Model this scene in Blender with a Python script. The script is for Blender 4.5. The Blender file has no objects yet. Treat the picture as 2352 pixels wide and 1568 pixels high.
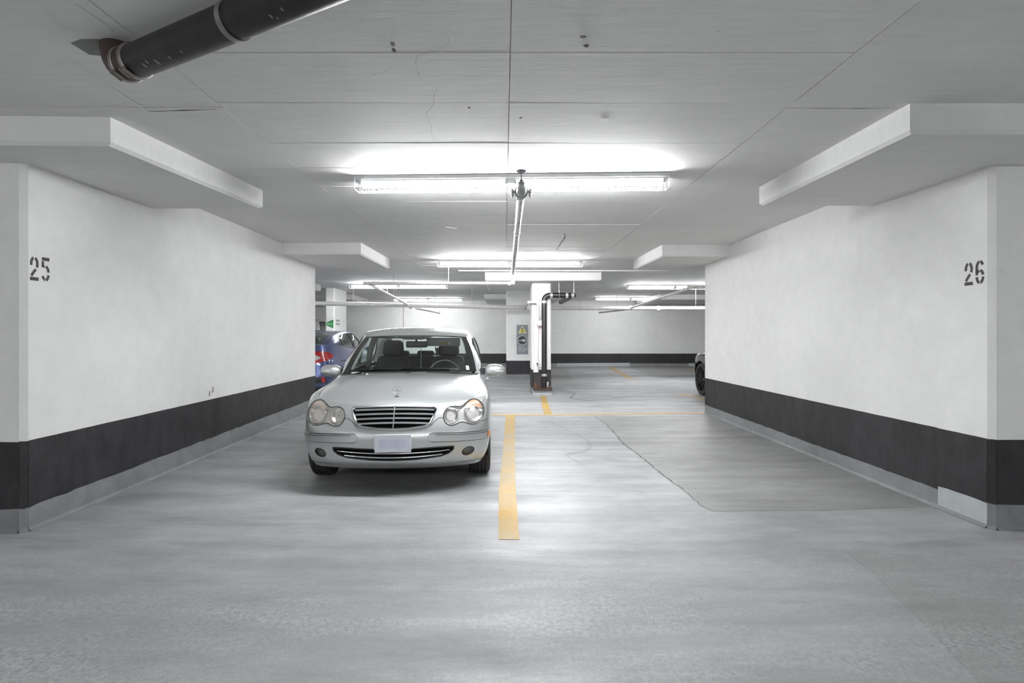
import bpy, bmesh, math, random
import numpy as np
from mathutils import Vector, Matrix
from mathutils.bvhtree import BVHTree
random.seed(7); rng = np.random.default_rng(7)
S = bpy.context.scene
PI = math.pi
# ------------------------------------------------------------------ camera, world, exposure
F, H, CX, HY, ZC = 1260.0, 1.40, 1158.0, 765.0, 2.78      # focal length in px, eye height, vanishing point, ceiling height
cd = bpy.data.cameras.new('camera'); cam = bpy.data.objects.new('camera', cd); S.collection.objects.link(cam)
cam.location = (0, 0, H); cam.rotation_euler = (PI/2, 0, 0)
cd.sensor_width = 36; cd.sensor_fit = 'HORIZONTAL'; cd.lens = F*36/2352
cd.shift_x = (1176-CX)/2352; cd.shift_y = -(784-HY)/2352
cd.clip_start = .05; cd.clip_end = 200
S.camera = cam
w = bpy.data.worlds.new('world'); S.world = w; w.use_nodes = True
w.node_tree.nodes['Background'].inputs[0].default_value = (.8, .85, .9, 1)
w.node_tree.nodes['Background'].inputs[1].default_value = .3
S.view_settings.view_transform = 'Standard'; S.view_settings.look = 'None'
S.view_settings.gamma = 1; S.view_settings.use_curve_mapping = False
S.view_settings.exposure = 0.34
TUBE = 190.0          # emission strength of the fluorescent tubes
try:
    S.cycles.use_denoising = True; S.cycles.denoiser = 'OPENIMAGEDENOISE'
    S.cycles.max_bounces = 8; S.cycles.diffuse_bounces = 4; S.cycles.glossy_bounces = 3
    S.cycles.transparent_max_bounces = 16; S.cycles.sample_clamp_indirect = 6
    S.cycles.caustics_reflective = False; S.cycles.caustics_refractive = False
except Exception: pass

def fl(px, py, z=0):                 # a point on the floor (or a level z) seen at a pixel
    Y = F*(H-z)/(py-HY); return ((px-CX)/F*Y, Y)
def at(px, py, Y):                   # a point seen at a pixel at depth Y
    return ((px-CX)/F*Y, Y, H-(py-HY)/F*Y)

# ------------------------------------------------------------------ materials
MATS = {}
def nt(name):
    m = bpy.data.materials.new(name); m.use_nodes = True
    n = m.node_tree; b = n.nodes['Principled BSDF']; MATS[name] = m
    return m, n, b
def tex(n, kind, scale, detail=4, rough=.55, sc=None, coord='Object'):
    tc = n.nodes.new('ShaderNodeTexCoord'); mp = n.nodes.new('ShaderNodeMapping')
    t = n.nodes.new('ShaderNodeTexNoise' if kind == 'n' else 'ShaderNodeTexVoronoi')
    n.links.new(tc.outputs[coord], mp.inputs[0]); n.links.new(mp.outputs[0], t.inputs['Vector'])
    t.inputs['Scale'].default_value = scale
    if kind == 'n': t.inputs['Detail'].default_value = detail; t.inputs['Roughness'].default_value = rough
    if sc: mp.inputs['Scale'].default_value = sc
    return t
def ramp(n, src, stops):
    r = n.nodes.new('ShaderNodeValToRGB'); n.links.new(src, r.inputs[0])
    e = r.color_ramp.elements
    while len(e) < len(stops): e.new(.5)
    for i, (p, c) in enumerate(stops):
        e[i].position = p; e[i].color = (c, c, c, 1) if not isinstance(c, tuple) else (*c, 1)
    return r
def mix(n, fac, a, b, mode='MIX'):
    m = n.nodes.new('ShaderNodeMix'); m.data_type = 'RGBA'; m.blend_type = mode
    for s, v in ((0, fac), (6, a), (7, b)):
        if hasattr(v, 'type') and hasattr(v, 'links'): n.links.new(v, m.inputs[s])
        elif isinstance(v, tuple): m.inputs[s].default_value = (*v, 1)
        else: m.inputs[s].default_value = v
    return m.outputs[2]
def bump(n, b, src, strength=.2, dist=.01):
    bp = n.nodes.new('ShaderNodeBump'); bp.inputs['Strength'].default_value = strength
    bp.inputs['Distance'].default_value = dist
    n.links.new(src, bp.inputs['Height']); n.links.new(bp.outputs[0], b.inputs['Normal'])
def simple(name, col, rough=.5, metal=0, coat=0, var=.08, scale=20, bmp=0, spec=.5):
    m, n, b = nt(name)
    t = tex(n, 'n', scale)
    lo = tuple(max(0, c*(1-var)) for c in col); hi = tuple(min(1, c*(1+var)) for c in col)
    r = ramp(n, t.outputs['Fac'], [(.3, lo), (.7, hi)])
    n.links.new(r.outputs[0], b.inputs['Base Color'])
    b.inputs['Roughness'].default_value = rough; b.inputs['Metallic'].default_value = metal
    b.inputs['Coat Weight'].default_value = coat; b.inputs['Coat Roughness'].default_value = .05
    b.inputs['Specular IOR Level'].default_value = spec
    if bmp: bump(n, b, t.outputs['Fac'], bmp, .005)
    return m
def concrete(name, col, var=.05, rough=.75, streak=None, bmp=.25, stain=.12, speck=.0):
    m, n, b = nt(name)
    big = tex(n, 'n', .9, 5, .6); fine = tex(n, 'n', 60, 3, .7); mid = tex(n, 'n', 6, 6, .65, streak)
    lo = tuple(c*(1-stain) for c in col)
    c1 = ramp(n, big.outputs['Fac'], [(.32, lo), (.62, col)]).outputs[0]
    c2 = ramp(n, mid.outputs['Fac'], [(.28, 1-var*2), (.7, 1.0)]).outputs[0]
    c = mix(n, 1.0, c1, c2, 'MULTIPLY')
    c3 = ramp(n, fine.outputs['Fac'], [(.3, 1-var), (.7, 1.0)]).outputs[0]
    c = mix(n, 1.0, c, c3, 'MULTIPLY')
    if speck:
        v = tex(n, 'v', 4.0); s = ramp(n, v.outputs['Distance'], [(.0, .25), (.05, 1.0)]).outputs[0]
        c = mix(n, speck, c, s, 'MULTIPLY')
    n.links.new(c, b.inputs['Base Color']); b.inputs['Roughness'].default_value = rough
    b.inputs['Specular IOR Level'].default_value = .3
    bump(n, b, mid.outputs['Fac'], bmp, .006)
    return m
concrete('wall paint', (.84, .835, .825), .035, .6, None, .2, .07, .25)
concrete('ceiling paint', (.83, .825, .815), .035, .7, (.5, 4, 1), .28, .07, .3)
concrete('black band', (.050, .047, .051), .3, .55, (1.5, 1.5, .6), .3, .45)
concrete('grey base', (.29, .30, .305), .12, .6, None, .5, .2)
concrete('grey base light', (.50, .53, .54), .08, .6, None, .4, .08)
concrete('recess grey', (.27, .27, .265), .1, .85)
simple('stencil', (.05, .045, .045), .7, 0, 0, .3, 60)
simple('scuff', (.22, .21, .20), .8, 0, 0, .3, 80)
def floor_mat(name, base, dark, rlo, rhi, wear=1.0):
    m, n, b = nt(name)
    big = tex(n, 'n', .55, 6, .6, (1, .8, 1)); sw = tex(n, 'n', 1.6, 7, .7, (.45, 2.2, 1))
    fine = tex(n, 'n', 130, 2, .7); spk = tex(n, 'n', 38, 6, .85)
    c = ramp(n, big.outputs['Fac'], [(.3, dark), (.65, base)]).outputs[0]
    s = ramp(n, sw.outputs['Fac'], [(.32, .72), (.66, 1.10)]).outputs[0]
    c = mix(n, 1.0, c, s, 'MULTIPLY')
    f2 = ramp(n, fine.outputs['Fac'], [(.3, .80), (.7, 1.08)]).outputs[0]
    c = mix(n, 1.0, c, f2, 'MULTIPLY')
    mot = tex(n, 'n', 1.1, 8, .72, (.7, 1.6, 1)); blo = tex(n, 'n', .75, 3, .5, (.7, 1.3, 1))
    mo = ramp(n, mot.outputs['Fac'], [(.36, .85), (.50, .95), (.66, 1.06)]).outputs[0]
    c = mix(n, 1.0, c, mo, 'MULTIPLY')
    # tyre-dirt speckle worn into the drive aisle (near the camera, y < 3.6)
    tc = n.nodes.new('ShaderNodeTexCoord'); sp = n.nodes.new('ShaderNodeSeparateXYZ')
    n.links.new(tc.outputs['Object'], sp.inputs[0])
    mr = n.nodes.new('ShaderNodeMapRange'); n.links.new(sp.outputs[1], mr.inputs[0])
    mr.inputs[1].default_value = 4.0; mr.inputs[2].default_value = 2.6; mr.inputs[3].default_value = .12; mr.inputs[4].default_value = 1.0
    d1 = ramp(n, spk.outputs['Fac'], [(.44, 0.0), (.58, 1.0)]).outputs[0]
    d2 = ramp(n, sw.outputs['Fac'], [(.30, 0.15), (.56, 1.0)]).outputs[0]
    k = n.nodes.new('ShaderNodeMath'); k.operation = 'MULTIPLY'; n.links.new(d1, k.inputs[0]); n.links.new(d2, k.inputs[1])
    k2 = n.nodes.new('ShaderNodeMath'); k2.operation = 'MULTIPLY'; n.links.new(k.outputs[0], k2.inputs[0]); n.links.new(mr.outputs[0], k2.inputs[1])
    bl = ramp(n, blo.outputs['Fac'], [(.42, .35), (.58, 1.0)]).outputs[0]
    k4 = n.nodes.new('ShaderNodeMath'); k4.operation = 'MULTIPLY'; n.links.new(k2.outputs[0], k4.inputs[0]); n.links.new(bl, k4.inputs[1]); k2 = k4
    k3 = n.nodes.new('ShaderNodeMath'); k3.operation = 'MULTIPLY'; n.links.new(k2.outputs[0], k3.inputs[0]); k3.inputs[1].default_value = .85*wear
    c = mix(n, k3.outputs[0], c, tuple(x*.42 for x in base))
    n.links.new(c, b.inputs['Base Color'])
    r = ramp(n, mot.outputs['Fac'], [(.36, rhi), (.62, rlo)]).outputs[0]
    n.links.new(r, b.inputs['Roughness']); b.inputs['Specular IOR Level'].default_value = .38
    bump(n, b, spk.outputs['Fac'], .12, .002)
    return m
floor_mat('floor coating', (.42, .425, .43), (.30, .305, .31), .40, .64)
floor_mat('floor patch', (.31, .31, .305), (.26, .26, .255), .42, .55, .3)
floor_mat('floor worn', (.37, .37, .375), (.29, .29, .29), .40, .55, 1.0)
concrete('grime', (.20, .195, .19), .2, .8)
m_, n_, b_ = nt('yellow paint')
t_ = tex(n_, 'n', 14, 6, .7); t2_ = tex(n_, 'n', 2.2, 5, .6)
c_ = ramp(n_, t_.outputs['Fac'], [(.32, (.34, .215, .055)), (.62, (.42, .26, .050))]).outputs[0]
k_ = ramp(n_, t2_.outputs['Fac'], [(.36, 0.0), (.6, 1.0)]).outputs[0]
n_.links.new(mix(n_, k_, (.32, .235, .11), c_), b_.inputs['Base Color']); b_.inputs['Roughness'].default_value = .5
simple('yellow faded', (.44, .31, .14), .55, 0, 0, .25, 12)
simple('silver paint', (.54, .56, .56), .36, .72, 1, .02, 3)
simple('silver trim', (.58, .59, .60), .34, .7, .6, .02, 5)
simple('blue paint', (.065, .09, .21), .28, .55, 1, .03, 3)
simple('black paint', (.018, .018, .024), .2, .4, 1, .05, 3)
simple('white paint', (.75, .75, .74), .3, 0, 1, .02, 3)
simple('chrome', (.78, .78, .79), .12, 1, 0, .02, 5)
simple('satin chrome', (.62, .63, .64), .3, 1, 0, .03, 9)
simple('reflector', (.86, .86, .85), .13, 1, 0, .10, 90, .25)
simple('smoked housing', (.16, .16, .155), .25, .6, 0, .2, 60)
simple('lamp housing', (.74, .75, .75), .3, .5, 0, .05, 30)
simple('black plastic', (.022, .022, .023), .5, 0, 0, .2, 40)
simple('gloss black', (.012, .012, .013), .15, 0, 0, .1, 10)
simple('dark void', (.008, .008, .008), .9, 0, 0, .1, 10, spec=.1)
simple('rubber', (.028, .028, .028), .75, 0, 0, .25, 60, .2)
simple('alloy', (.5, .51, .52), .3, .9, 0, .05, 20)
simple('dark alloy', (.04, .04, .042), .25, .8, 0, .1, 20)
simple('seat leather', (.040, .038, .038), .55, 0, 0, .15, 60, .2)
simple('dash plastic', (.030, .031, .032), .6, 0, 0, .15, 40)
simple('headliner', (.30, .31, .30), .85, 0, 0, .05, 40)
simple('visor grey', (.42, .44, .43), .7, 0, 0, .04, 40)
simple('amber', (.85, .22, .02), .25, 0, .5, .15, 60)
simple('aged amber', (.66, .36, .22), .3, 0, .5, .2, 30)
simple('aged brown', (.36, .30, .26), .3, 0, .5, .2, 30)
simple('red lens', (.40, .006, .010), .15, 0, 1, .25, 60)
simple('clear lens', (.75, .72, .72), .15, .3, 1, .15, 60)
simple('plate white', (.70, .73, .80), .4, 0, 0, .06, 12)
simple('plate blue', (.60, .64, .76), .4, 0, 0, .1, 12)
simple('paper', (.72, .76, .74), .7, 0, 0, .03, 20)
simple('label yellow', (.40, .34, .10), .6, 0, 0, .4, 120)
simple('pipe paint', (.74, .73, .71), .4, .1, 0, .10, 9, .15)
simple('pipe paint worn', (.62, .59, .56), .5, .1, 0, .25, 14, .2)
simple('black pipe', (.012, .011, .012), .42, 0, 0, .4, 12, .25)
simple('iron', (.050, .030, .026), .5, .2, 0, .4, 10, .35)
simple('steel band', (.30, .28, .26), .38, .8, 0, .3, 14)
simple('bright steel', (.66, .66, .66), .3, .7, 0, .2, 30)
simple('galvanised', (.45, .45, .44), .4, .7, 0, .15, 20)
simple('dark valve', (.10, .09, .11), .5)
simple('valve paint', (.34, .35, .34), .45, .2, 0, .1, 20)
simple('fixture white', (.80, .81, .82), .4, 0, 0, .02, 10)
simple('guard wire', (.80, .80, .80), .35, .4, 0, .02, 10)
simple('sign grey', (.21, .225, .245), .45, 0, 0, .05, 10)
simple('sign dark', (.022, .024, .035), .45, 0, 0, .05, 10)
simple('sign white', (.66, .69, .70), .5, 0, 0, .03, 10)
simple('sign yellow', (.60, .50, .10), .5, 0, 0, .1, 30)
simple('sign green', (.012, .20, .055), .45, 0, 0, .1, 30)
simple('sign green text', (.32, .60, .35), .5, 0, 0, .05, 30)
simple('plush', (.35, .35, .35), .9, 0, 0, .4, 80)
simple('red wire', (.45, .05, .04), .5)
m_, n_, b_ = nt('rusted steel')
t_ = tex(n_, 'n', 9, 7, .7); tc_ = n_.nodes.new('ShaderNodeTexCoord'); sp_ = n_.nodes.new('ShaderNodeSeparateXYZ')
n_.links.new(tc_.outputs['Object'], sp_.inputs[0])
mr_ = n_.nodes.new('ShaderNodeMapRange'); n_.links.new(sp_.outputs[2], mr_.inputs[0])
mr_.inputs[1].default_value = .34; mr_.inputs[2].default_value = .14; mr_.inputs[3].default_value = -.25; mr_.inputs[4].default_value = .12
ad_ = n_.nodes.new('ShaderNodeMath'); ad_.operation = 'ADD'; n_.links.new(t_.outputs['Fac'], ad_.inputs[0]); n_.links.new(mr_.outputs[0], ad_.inputs[1])
r_ = ramp(n_, ad_.outputs[0], [(.42, (.028, .026, .026)), (.58, (.14, .06, .03)), (.75, (.42, .20, .09))])
n_.links.new(r_.outputs[0], b_.inputs['Base Color']); b_.inputs['Roughness'].default_value = .7
def glass(name, tint, rough=.02, base=.06, refl=1.0, haze=0):
    m = bpy.data.materials.new(name); m.use_nodes = True; n = m.node_tree; n.nodes.clear(); MATS[name] = m
    o = n.nodes.new('ShaderNodeOutputMaterial'); tr = n.nodes.new('ShaderNodeBsdfTransparent'); gl = n.nodes.new('ShaderNodeBsdfGlossy')
    tr.inputs[0].default_value = (*tint, 1); gl.inputs['Roughness'].default_value = rough
    gl.inputs[0].default_value = (refl, refl, refl, 1)
    lw = n.nodes.new('ShaderNodeLayerWeight'); lw.inputs[0].default_value = .5
    pw = n.nodes.new('ShaderNodeMath'); pw.operation = 'POWER'; n.links.new(lw.outputs['Facing'], pw.inputs[0]); pw.inputs[1].default_value = 5
    fr = n.nodes.new('ShaderNodeMath'); fr.operation = 'MULTIPLY_ADD'; n.links.new(pw.outputs[0], fr.inputs[0]); fr.inputs[1].default_value = .92; fr.inputs[2].default_value = .06
    mx = n.nodes.new('ShaderNodeMixShader'); n.links.new(fr.outputs[0], mx.inputs[0])
    n.links.new(tr.outputs[0], mx.inputs[1]); n.links.new(gl.outputs[0], mx.inputs[2])
    out = mx.outputs[0]
    if haze:
        df = n.nodes.new('ShaderNodeBsdfDiffuse'); df.inputs[0].default_value = (.8, .79, .76, 1)
        nz = tex(n, 'n', 8, 4); rr = ramp(n, nz.outputs['Fac'], [(.3, haze*.6), (.7, haze)])
        m2 = n.nodes.new('ShaderNodeMixShader'); n.links.new(rr.outputs[0], m2.inputs[0])
        n.links.new(out, m2.inputs[1]); n.links.new(df.outputs[0], m2.inputs[2]); out = m2.outputs[0]
    n.links.new(out, o.inputs[0]); return m
glass('car glass', (.88, .95, .92)); glass('dark glass', (.30, .34, .33)); glass('lens glass', (.95, .95, .94), .04, haze=.08); glass('fog glass', (.8, .8, .8), .04)
glass('lens glass aged', (.90, .87, .83), .08, haze=.16)
m_, n_, b_ = nt('tube light')
b_.inputs['Base Color'].default_value = (1, 1, 1, 1); b_.inputs['Emission Color'].default_value = (.97, .985, 1, 1); b_.inputs['Emission Strength'].default_value = TUBE

for nm_, f_ in (('tube light mid', 1.25), ('tube light lowered', .75), ('tube light dim', .38), ('tube light aisle', .7)):  # tube strengths scaled per lamp row only to balance the brightness
    m_, n_, b_ = nt(nm_)
    b_.inputs['Base Color'].default_value = (1, 1, 1, 1); b_.inputs['Emission Color'].default_value = (.97, .985, 1, 1); b_.inputs['Emission Strength'].default_value = TUBE*f_
# ------------------------------------------------------------------ object helpers
COL = S.collection
def link(me, name, mat, parent=None, label=None, kind=None, smooth=False, angle=None):
    o = bpy.data.objects.new(name, me); COL.objects.link(o)
    if mat: me.materials.append(MATS[mat])
    if smooth:
        me.shade_smooth()
        if angle: me.set_sharp_from_angle(angle=math.radians(angle))
    if parent is not None: o.parent = parent
    if label: o['label'] = label
    if kind: o['kind'] = kind
    return o
def mesh(name, V, Fc):
    me = bpy.data.meshes.new(name); me.from_pydata([tuple(map(float, v)) for v in V], [], [tuple(f) for f in Fc]); me.update(); return me
def thing(name, label, cat, loc=(0, 0, 0), rz=0, group=None):
    o = bpy.data.objects.new(name, None); COL.objects.link(o); o.empty_display_size = .1
    o.location = loc; o.rotation_euler = (0, 0, rz); o['label'] = label; o['category'] = cat
    if group: o['group'] = group
    return o
def tag(o, label, cat, group=None):
    o['label'] = label; o['category'] = cat
    if group: o['group'] = group
    return o
class MB:
    def __init__(s): s.V = []; s.F = []
    def add(s, V, Fc):
        n = len(s.V); s.V += [tuple(v) for v in V]; s.F += [tuple(i+n for i in f) for f in Fc]; return s
    def box(s, x0, x1, y0, y1, z0, z1):
        return s.add([(x0,y0,z0),(x1,y0,z0),(x1,y1,z0),(x0,y1,z0),(x0,y0,z1),(x1,y0,z1),(x1,y1,z1),(x0,y1,z1)],
                     [(0,3,2,1),(4,5,6,7),(0,1,5,4),(1,2,6,5),(2,3,7,6),(3,0,4,7)])
    def prism(s, poly, z0, z1):             # poly counter-clockwise in xy
        n = len(poly)
        a = sum(poly[i][0]*poly[(i+1) % n][1]-poly[(i+1) % n][0]*poly[i][1] for i in range(n))
        if a < 0: poly = poly[::-1]
        V = [(x, y, z0) for x, y in poly]+[(x, y, z1) for x, y in poly]
        return s.add(V, [tuple(range(n))[::-1], tuple(range(n, 2*n))]+[(i, (i+1) % n, (i+1) % n+n, i+n) for i in range(n)])
    def tube(s, P, r, n=12, caps=True, squash=None):
        P = [Vector(p) for p in P]; R = r if isinstance(r, (list, tuple)) else [r]*len(P)
        T = []
        for i in range(len(P)):
            a = P[max(0, i-1)]; b = P[min(len(P)-1, i+1)]; T.append((b-a).normalized())
        u = T[0].orthogonal().normalized(); V = []
        for i, p in enumerate(P):
            u = (u-T[i]*u.dot(T[i])).normalized(); v = T[i].cross(u)
            for k in range(n):
                a = 2*PI*k/n; V.append(p+(u*math.cos(a)+v*math.sin(a))*R[i])
        Fc = []
        for i in range(len(P)-1):
            for k in range(n):
                a = i*n+k; b = i*n+(k+1) % n; Fc.append((a, b, b+n, a+n))
        if caps: Fc += [tuple(range(n))[::-1], tuple(range((len(P)-1)*n, len(P)*n))]
        return s.add(V, Fc)
    def ring(s, P, r, n=8):                 # closed tube
        P = [Vector(p) for p in P]; m = len(P); V = []; u = None
        for i in range(m):
            t = (P[(i+1) % m]-P[i-1]).normalized()
            u = t.orthogonal().normalized() if u is None else (u-t*u.dot(t)).normalized()
            v = t.cross(u)
            for k in range(n):
                a = 2*PI*k/n; V.append(P[i]+(u*math.cos(a)+v*math.sin(a))*r)
        return s.add(V, [(i*n+k, i*n+(k+1) % n, ((i+1) % m)*n+(k+1) % n, ((i+1) % m)*n+k) for i in range(m) for k in range(n)])
    def lathe(s, prof, c=(0, 0, 0), axis='z', n=32, closed=False):   # prof: (radius, height) pairs
        V = []
        for r, h in prof:
            for k in range(n):
                a = 2*PI*k/n; p = (r*math.cos(a), r*math.sin(a), h)
                if axis == 'x': p = (p[2], p[0], p[1])
                if axis == 'y': p = (p[0], p[2], p[1])
                V.append((p[0]+c[0], p[1]+c[1], p[2]+c[2]))
        m = len(prof); Fc = []
        for i in range(m if closed else m-1):
            j = (i+1) % m
            for k in range(n): Fc.append((i*n+k, i*n+(k+1) % n, j*n+(k+1) % n, j*n+k))
        if not closed:
            if prof[0][0] > 1e-6: Fc.append(tuple(range(n))[::-1])
            if prof[-1][0] > 1e-6: Fc.append(tuple(range((m-1)*n, m*n)))
        return s.add(V, Fc)
    def grid(s, G, flip=False):             # G[m][k][3]
        G = np.asarray(G); m, k = G.shape[:2]; V = G.reshape(-1, 3)
        Fc = [(i*k+j, (i+1)*k+j, (i+1)*k+j+1, i*k+j+1) for i in range(m-1) for j in range(k-1)]
        if flip: Fc = [f[::-1] for f in Fc]
        return s.add(V, Fc)
    def build(s, name, mat, parent=None, label=None, kind=None, smooth=False, angle=None, fix=True):
        me = mesh(name, s.V, s.F)
        if fix:
            bm = bmesh.new(); bm.from_mesh(me); bmesh.ops.recalc_face_normals(bm, faces=bm.faces); bm.to_mesh(me); bm.free()
        return link(me, name, mat, parent, label, kind, smooth, angle)
def rbox(c, size, r=.03, seg=3, rot=None, taper=None):
    bm = bmesh.new(); bmesh.ops.create_cube(bm, size=1)
    for v in bm.verts:
        v.co = Vector((v.co.x*size[0], v.co.y*size[1], v.co.z*size[2]))
        if taper and v.co.z > 0: v.co.x *= taper
    bmesh.ops.bevel(bm, geom=bm.edges[:], offset=r, segments=seg, affect='EDGES', profile=.5)
    M = Matrix.Translation(c) @ (rot if rot else Matrix())
    V = [tuple(M @ v.co) for v in bm.verts]; bm.verts.index_update(); Fc = [tuple(v.index for v in f.verts) for f in bm.faces]; bm.free()
    return V, Fc
def dup(root):
    r = root.copy(); COL.objects.link(r)
    for ch in root.children:
        c = ch.copy(); COL.objects.link(c); c.parent = r
        for g in ch.children:
            d = g.copy(); COL.objects.link(d); d.parent = c
    return r
def struct(mb, name, mat, **k): o = mb.build(name, mat, **k); o['kind'] = 'structure'; return o

# ------------------------------------------------------------------ the garage: floor, ceiling, walls
XL, XR, YN, YF = -11.0, 11.0, -6.0, 23.2
floor = struct(MB().box(XL-.3, XR+.3, YN-.3, YF+.3, -.25, 0), 'floor', 'floor coating')
ceil = struct(MB().box(XL-.3, XR+.3, YN-.3, YF+.3, ZC+.012, ZC+.25), 'ceiling', 'ceiling paint')
# formwork panel marks in the slab: every panel is a slightly uneven plate, thin joints between them
inner = [-1.72, .03, 1.73]; outer_l = [XL, -8.2, -5.4, -3.4, -1.72]; outer_r = [1.73, 3.5, 5.4, 8.2, XR]
def panel(x0, x1, y0, y1):
    g = .0026; dz = [random.uniform(0, .004) for _ in range(4)]
    a, b, c, d = (x0+g, y0+g), (x1-g, y0+g), (x1-g, y1-g), (x0+g, y1-g)
    V = [(p[0], p[1], ZC+dz[i]-.002) for i, p in enumerate((a, b, c, d))]+[(p[0], p[1], ZC+.0125) for p in (a, b, c, d)]
    MB().add(V, [(0,3,2,1),(4,5,6,7),(0,1,5,4),(1,2,6,5),(2,3,7,6),(3,0,4,7)]).build('ceiling_panel', 'ceiling paint', ceil)
ys = [-6, -4.2, -2.4, -.6, 0.3, .9, 1.5, 2.1, 2.70, 3.29, 3.98, 4.58, 5.16, 5.74, 6.37]
while ys[-1] < YF-.7: ys.append(ys[-1]+.6)
ys.append(YF)
for i in range(len(ys)-1):
    for a, b in ((-1.72, .03), (.03, 1.73)): panel(a, b, ys[i], ys[i+1])
yo = [-6, -3, 0, 1.1, 2.25, 3.36, 4.6, 5.8, 7, 8.2, 9.4, 10.6, 11.8, 13, 14.2, 15.4, 16.6, 17.8, 19, 20.2, 21.5, YF]
for E in (outer_l, outer_r):
    for a, b in zip(E[:-1], E[1:]):
        for i in range(len(yo)-1): panel(a, b, yo[i], yo[i+1])

def wavy(a, b, n, amp):
    return [(a[0]+(b[0]-a[0])*i/n, a[1]+(b[1]-a[1])*i/n+random.uniform(-amp, amp)*(0 < i < n)) for i in range(n+1)]
def coating(P0, P1, zt0, zt1, zb0, zb1, mat, parent, name, off, amp=.004, n=40, zb_amp=None, label=None):
    """a thin painted coat on the wall that runs in plan from P0 to P1"""
    P0 = Vector((*P0, 0)); P1 = Vector((*P1, 0)); d = (P1-P0); nrm = Vector((d.y, -d.x, 0)).normalized()*off
    top = [zt0+(zt1-zt0)*i/n+random.uniform(-1, 1)*.001 for i in range(n+1)]
    am = amp if zb_amp is None else zb_amp
    bot = [zb0+(zb1-zb0)*i/n+random.uniform(-1, 1)*am for i in range(n+1)]
    V = []
    for i in range(n+1):
        p = P0+d*i/n
        V += [(p+nrm+Vector((0, 0, bot[i]))), (p+nrm+Vector((0, 0, top[i]))), (p-nrm*.3+Vector((0, 0, top[i]))), (p-nrm*.3+Vector((0, 0, bot[i])))]
    Fc = [(i*4+k, (i+1)*4+k, (i+1)*4+(k+1) % 4, i*4+(k+1) % 4) for i in range(n) for k in range(4)]+[(3, 2, 1, 0), (n*4, n*4+1, n*4+2, n*4+3)]
    return MB().add(V, Fc).build(name, mat, parent, label)
def painted_faces(poly_edges, parent, z, n=30, seg=None):
    """band and base coats on each plan edge (ordered so that the outside lies to its right)"""
    for i, (a, b) in enumerate(poly_edges):
        z0, z1, zb0, zb1 = z
        k = max(2, int(math.dist(a, b)*8))
        coating(a, b, z0, z0, zb0, zb1, 'black band', parent, 'painted_band', .003, .004, k, label='charcoal painted band')
        coating(a, b, zb0+.012, zb1+.012, .002, .002, 'grey base', parent, 'painted_base', .0022, 0, k, 0, 'grey coated wall base')

# left wall (its near end is a column) and right wall, plans taken from their corners
L0, L1 = (-3.37, 3.85), (-3.40, 9.87); R0, R1 = (3.474, 3.91), (3.53, 9.64); ch = .035
wl = struct(MB().prism([(L0[0]-ch, L0[1]), (L0[0], L0[1]+ch), L1, (L1[0]-.25, L1[1]), (-3.65, 4.85), (-4.0, 4.85), (-4.0, 3.85)], 0, ZC), 'wall_left', 'wall paint')
wr = struct(MB().prism([(R0[0]+ch, R0[1]), (R0[0], R0[1]+ch), R1, (R1[0]+.25, R1[1]), (3.75, 4.9), (4.1, 4.9), (4.1, 3.91)], 0, ZC), 'wall_right', 'wall paint')
# left: front face, chamfer, long face (outside to the right of a->b)
for a, b, zb0, zb1 in (((-4.0, 3.85), (L0[0]-ch, 3.85), .165, .165), ((L0[0]-ch, 3.85), (L0[0], 3.85+ch), .165, .165), ((L0[0], 3.85+ch), L1, .168, .235), (L1, (L1[0]-.25, L1[1]), .235, .235)):
    k = max(2, int(math.dist(a, b)*12))
    coating(a, b, .64, .636, zb0, zb1, 'black band', wl, 'painted_band', .003, .005, k, label='charcoal painted band')
    coating(a, b, zb0+.012, zb1+.012, .001, .001, 'grey base', wl, 'painted_base', .0018, 0, k, 0, 'grey coated wall base')
for a, b, zb0, zb1, m in ((R1, (R0[0]+(R1[0]-R0[0])*.085, R0[1]+(R1[1]-R0[1])*.085), .145, .15, 'grey base'), ((R0[0]+(R1[0]-R0[0])*.085, R0[1]+(R1[1]-R0[1])*.085), (R0[0], R0[1]+ch), .178, .182, 'grey base light'),
                     ((R0[0], R0[1]+ch), (R0[0]+ch, R0[1]), .18, .18, 'grey base'), ((R0[0]+ch, R0[1]), (4.1, R0[1]), .18, .18, 'grey base'), ((R1[0]+.25, R1[1]), R1, .15, .145, 'grey base')):
    k = max(2, int(math.dist(a, b)*12))
    coating(a, b, .615 if m == 'grey base' and a == R1 else .64, .642, zb0, zb1, 'black band', wr, 'painted_band', .003, .004, k, label='charcoal painted band')
    coating(a, b, zb0+.012, zb1+.012, .001, .001, m, wr, 'painted_base', .0018, 0, k, 0, 'pale grey coated wall base' if 'light' in m else 'grey coated wall base')
# cove where wall meets floor
def cove(P, side, parent):
    mb = MB(); r = .022
    for (a, b) in zip(P[:-1], P[1:]):
        d = Vector((b[0]-a[0], b[1]-a[1], 0)).normalized(); n = Vector((d.y, -d.x, 0))*side
        prof = [(0, .03), (.006, .014), (.014, .006), (.03, 0.0005)]
        V = []
        for p in (a, b):
            for o, z in prof: V.append((p[0]+n.x*o, p[1]+n.y*o, z))
            V.append((p[0]-n.x*.004, p[1]-n.y*.004, .0))
        mb.add(V, [(i, i+1, i+6, i+5) for i in range(4)])
    mb.build('cove', 'grey base', parent, 'rounded fillet between wall and floor')
cove([(-4.0, 3.85), (L0[0]-ch, 3.85), (L0[0], 3.85+ch), L1], 1, wl)
cove([R1, (R0[0], R0[1]+ch), (R0[0]+ch, R0[1]), (4.1, R0[1])], 1, wr)

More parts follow.
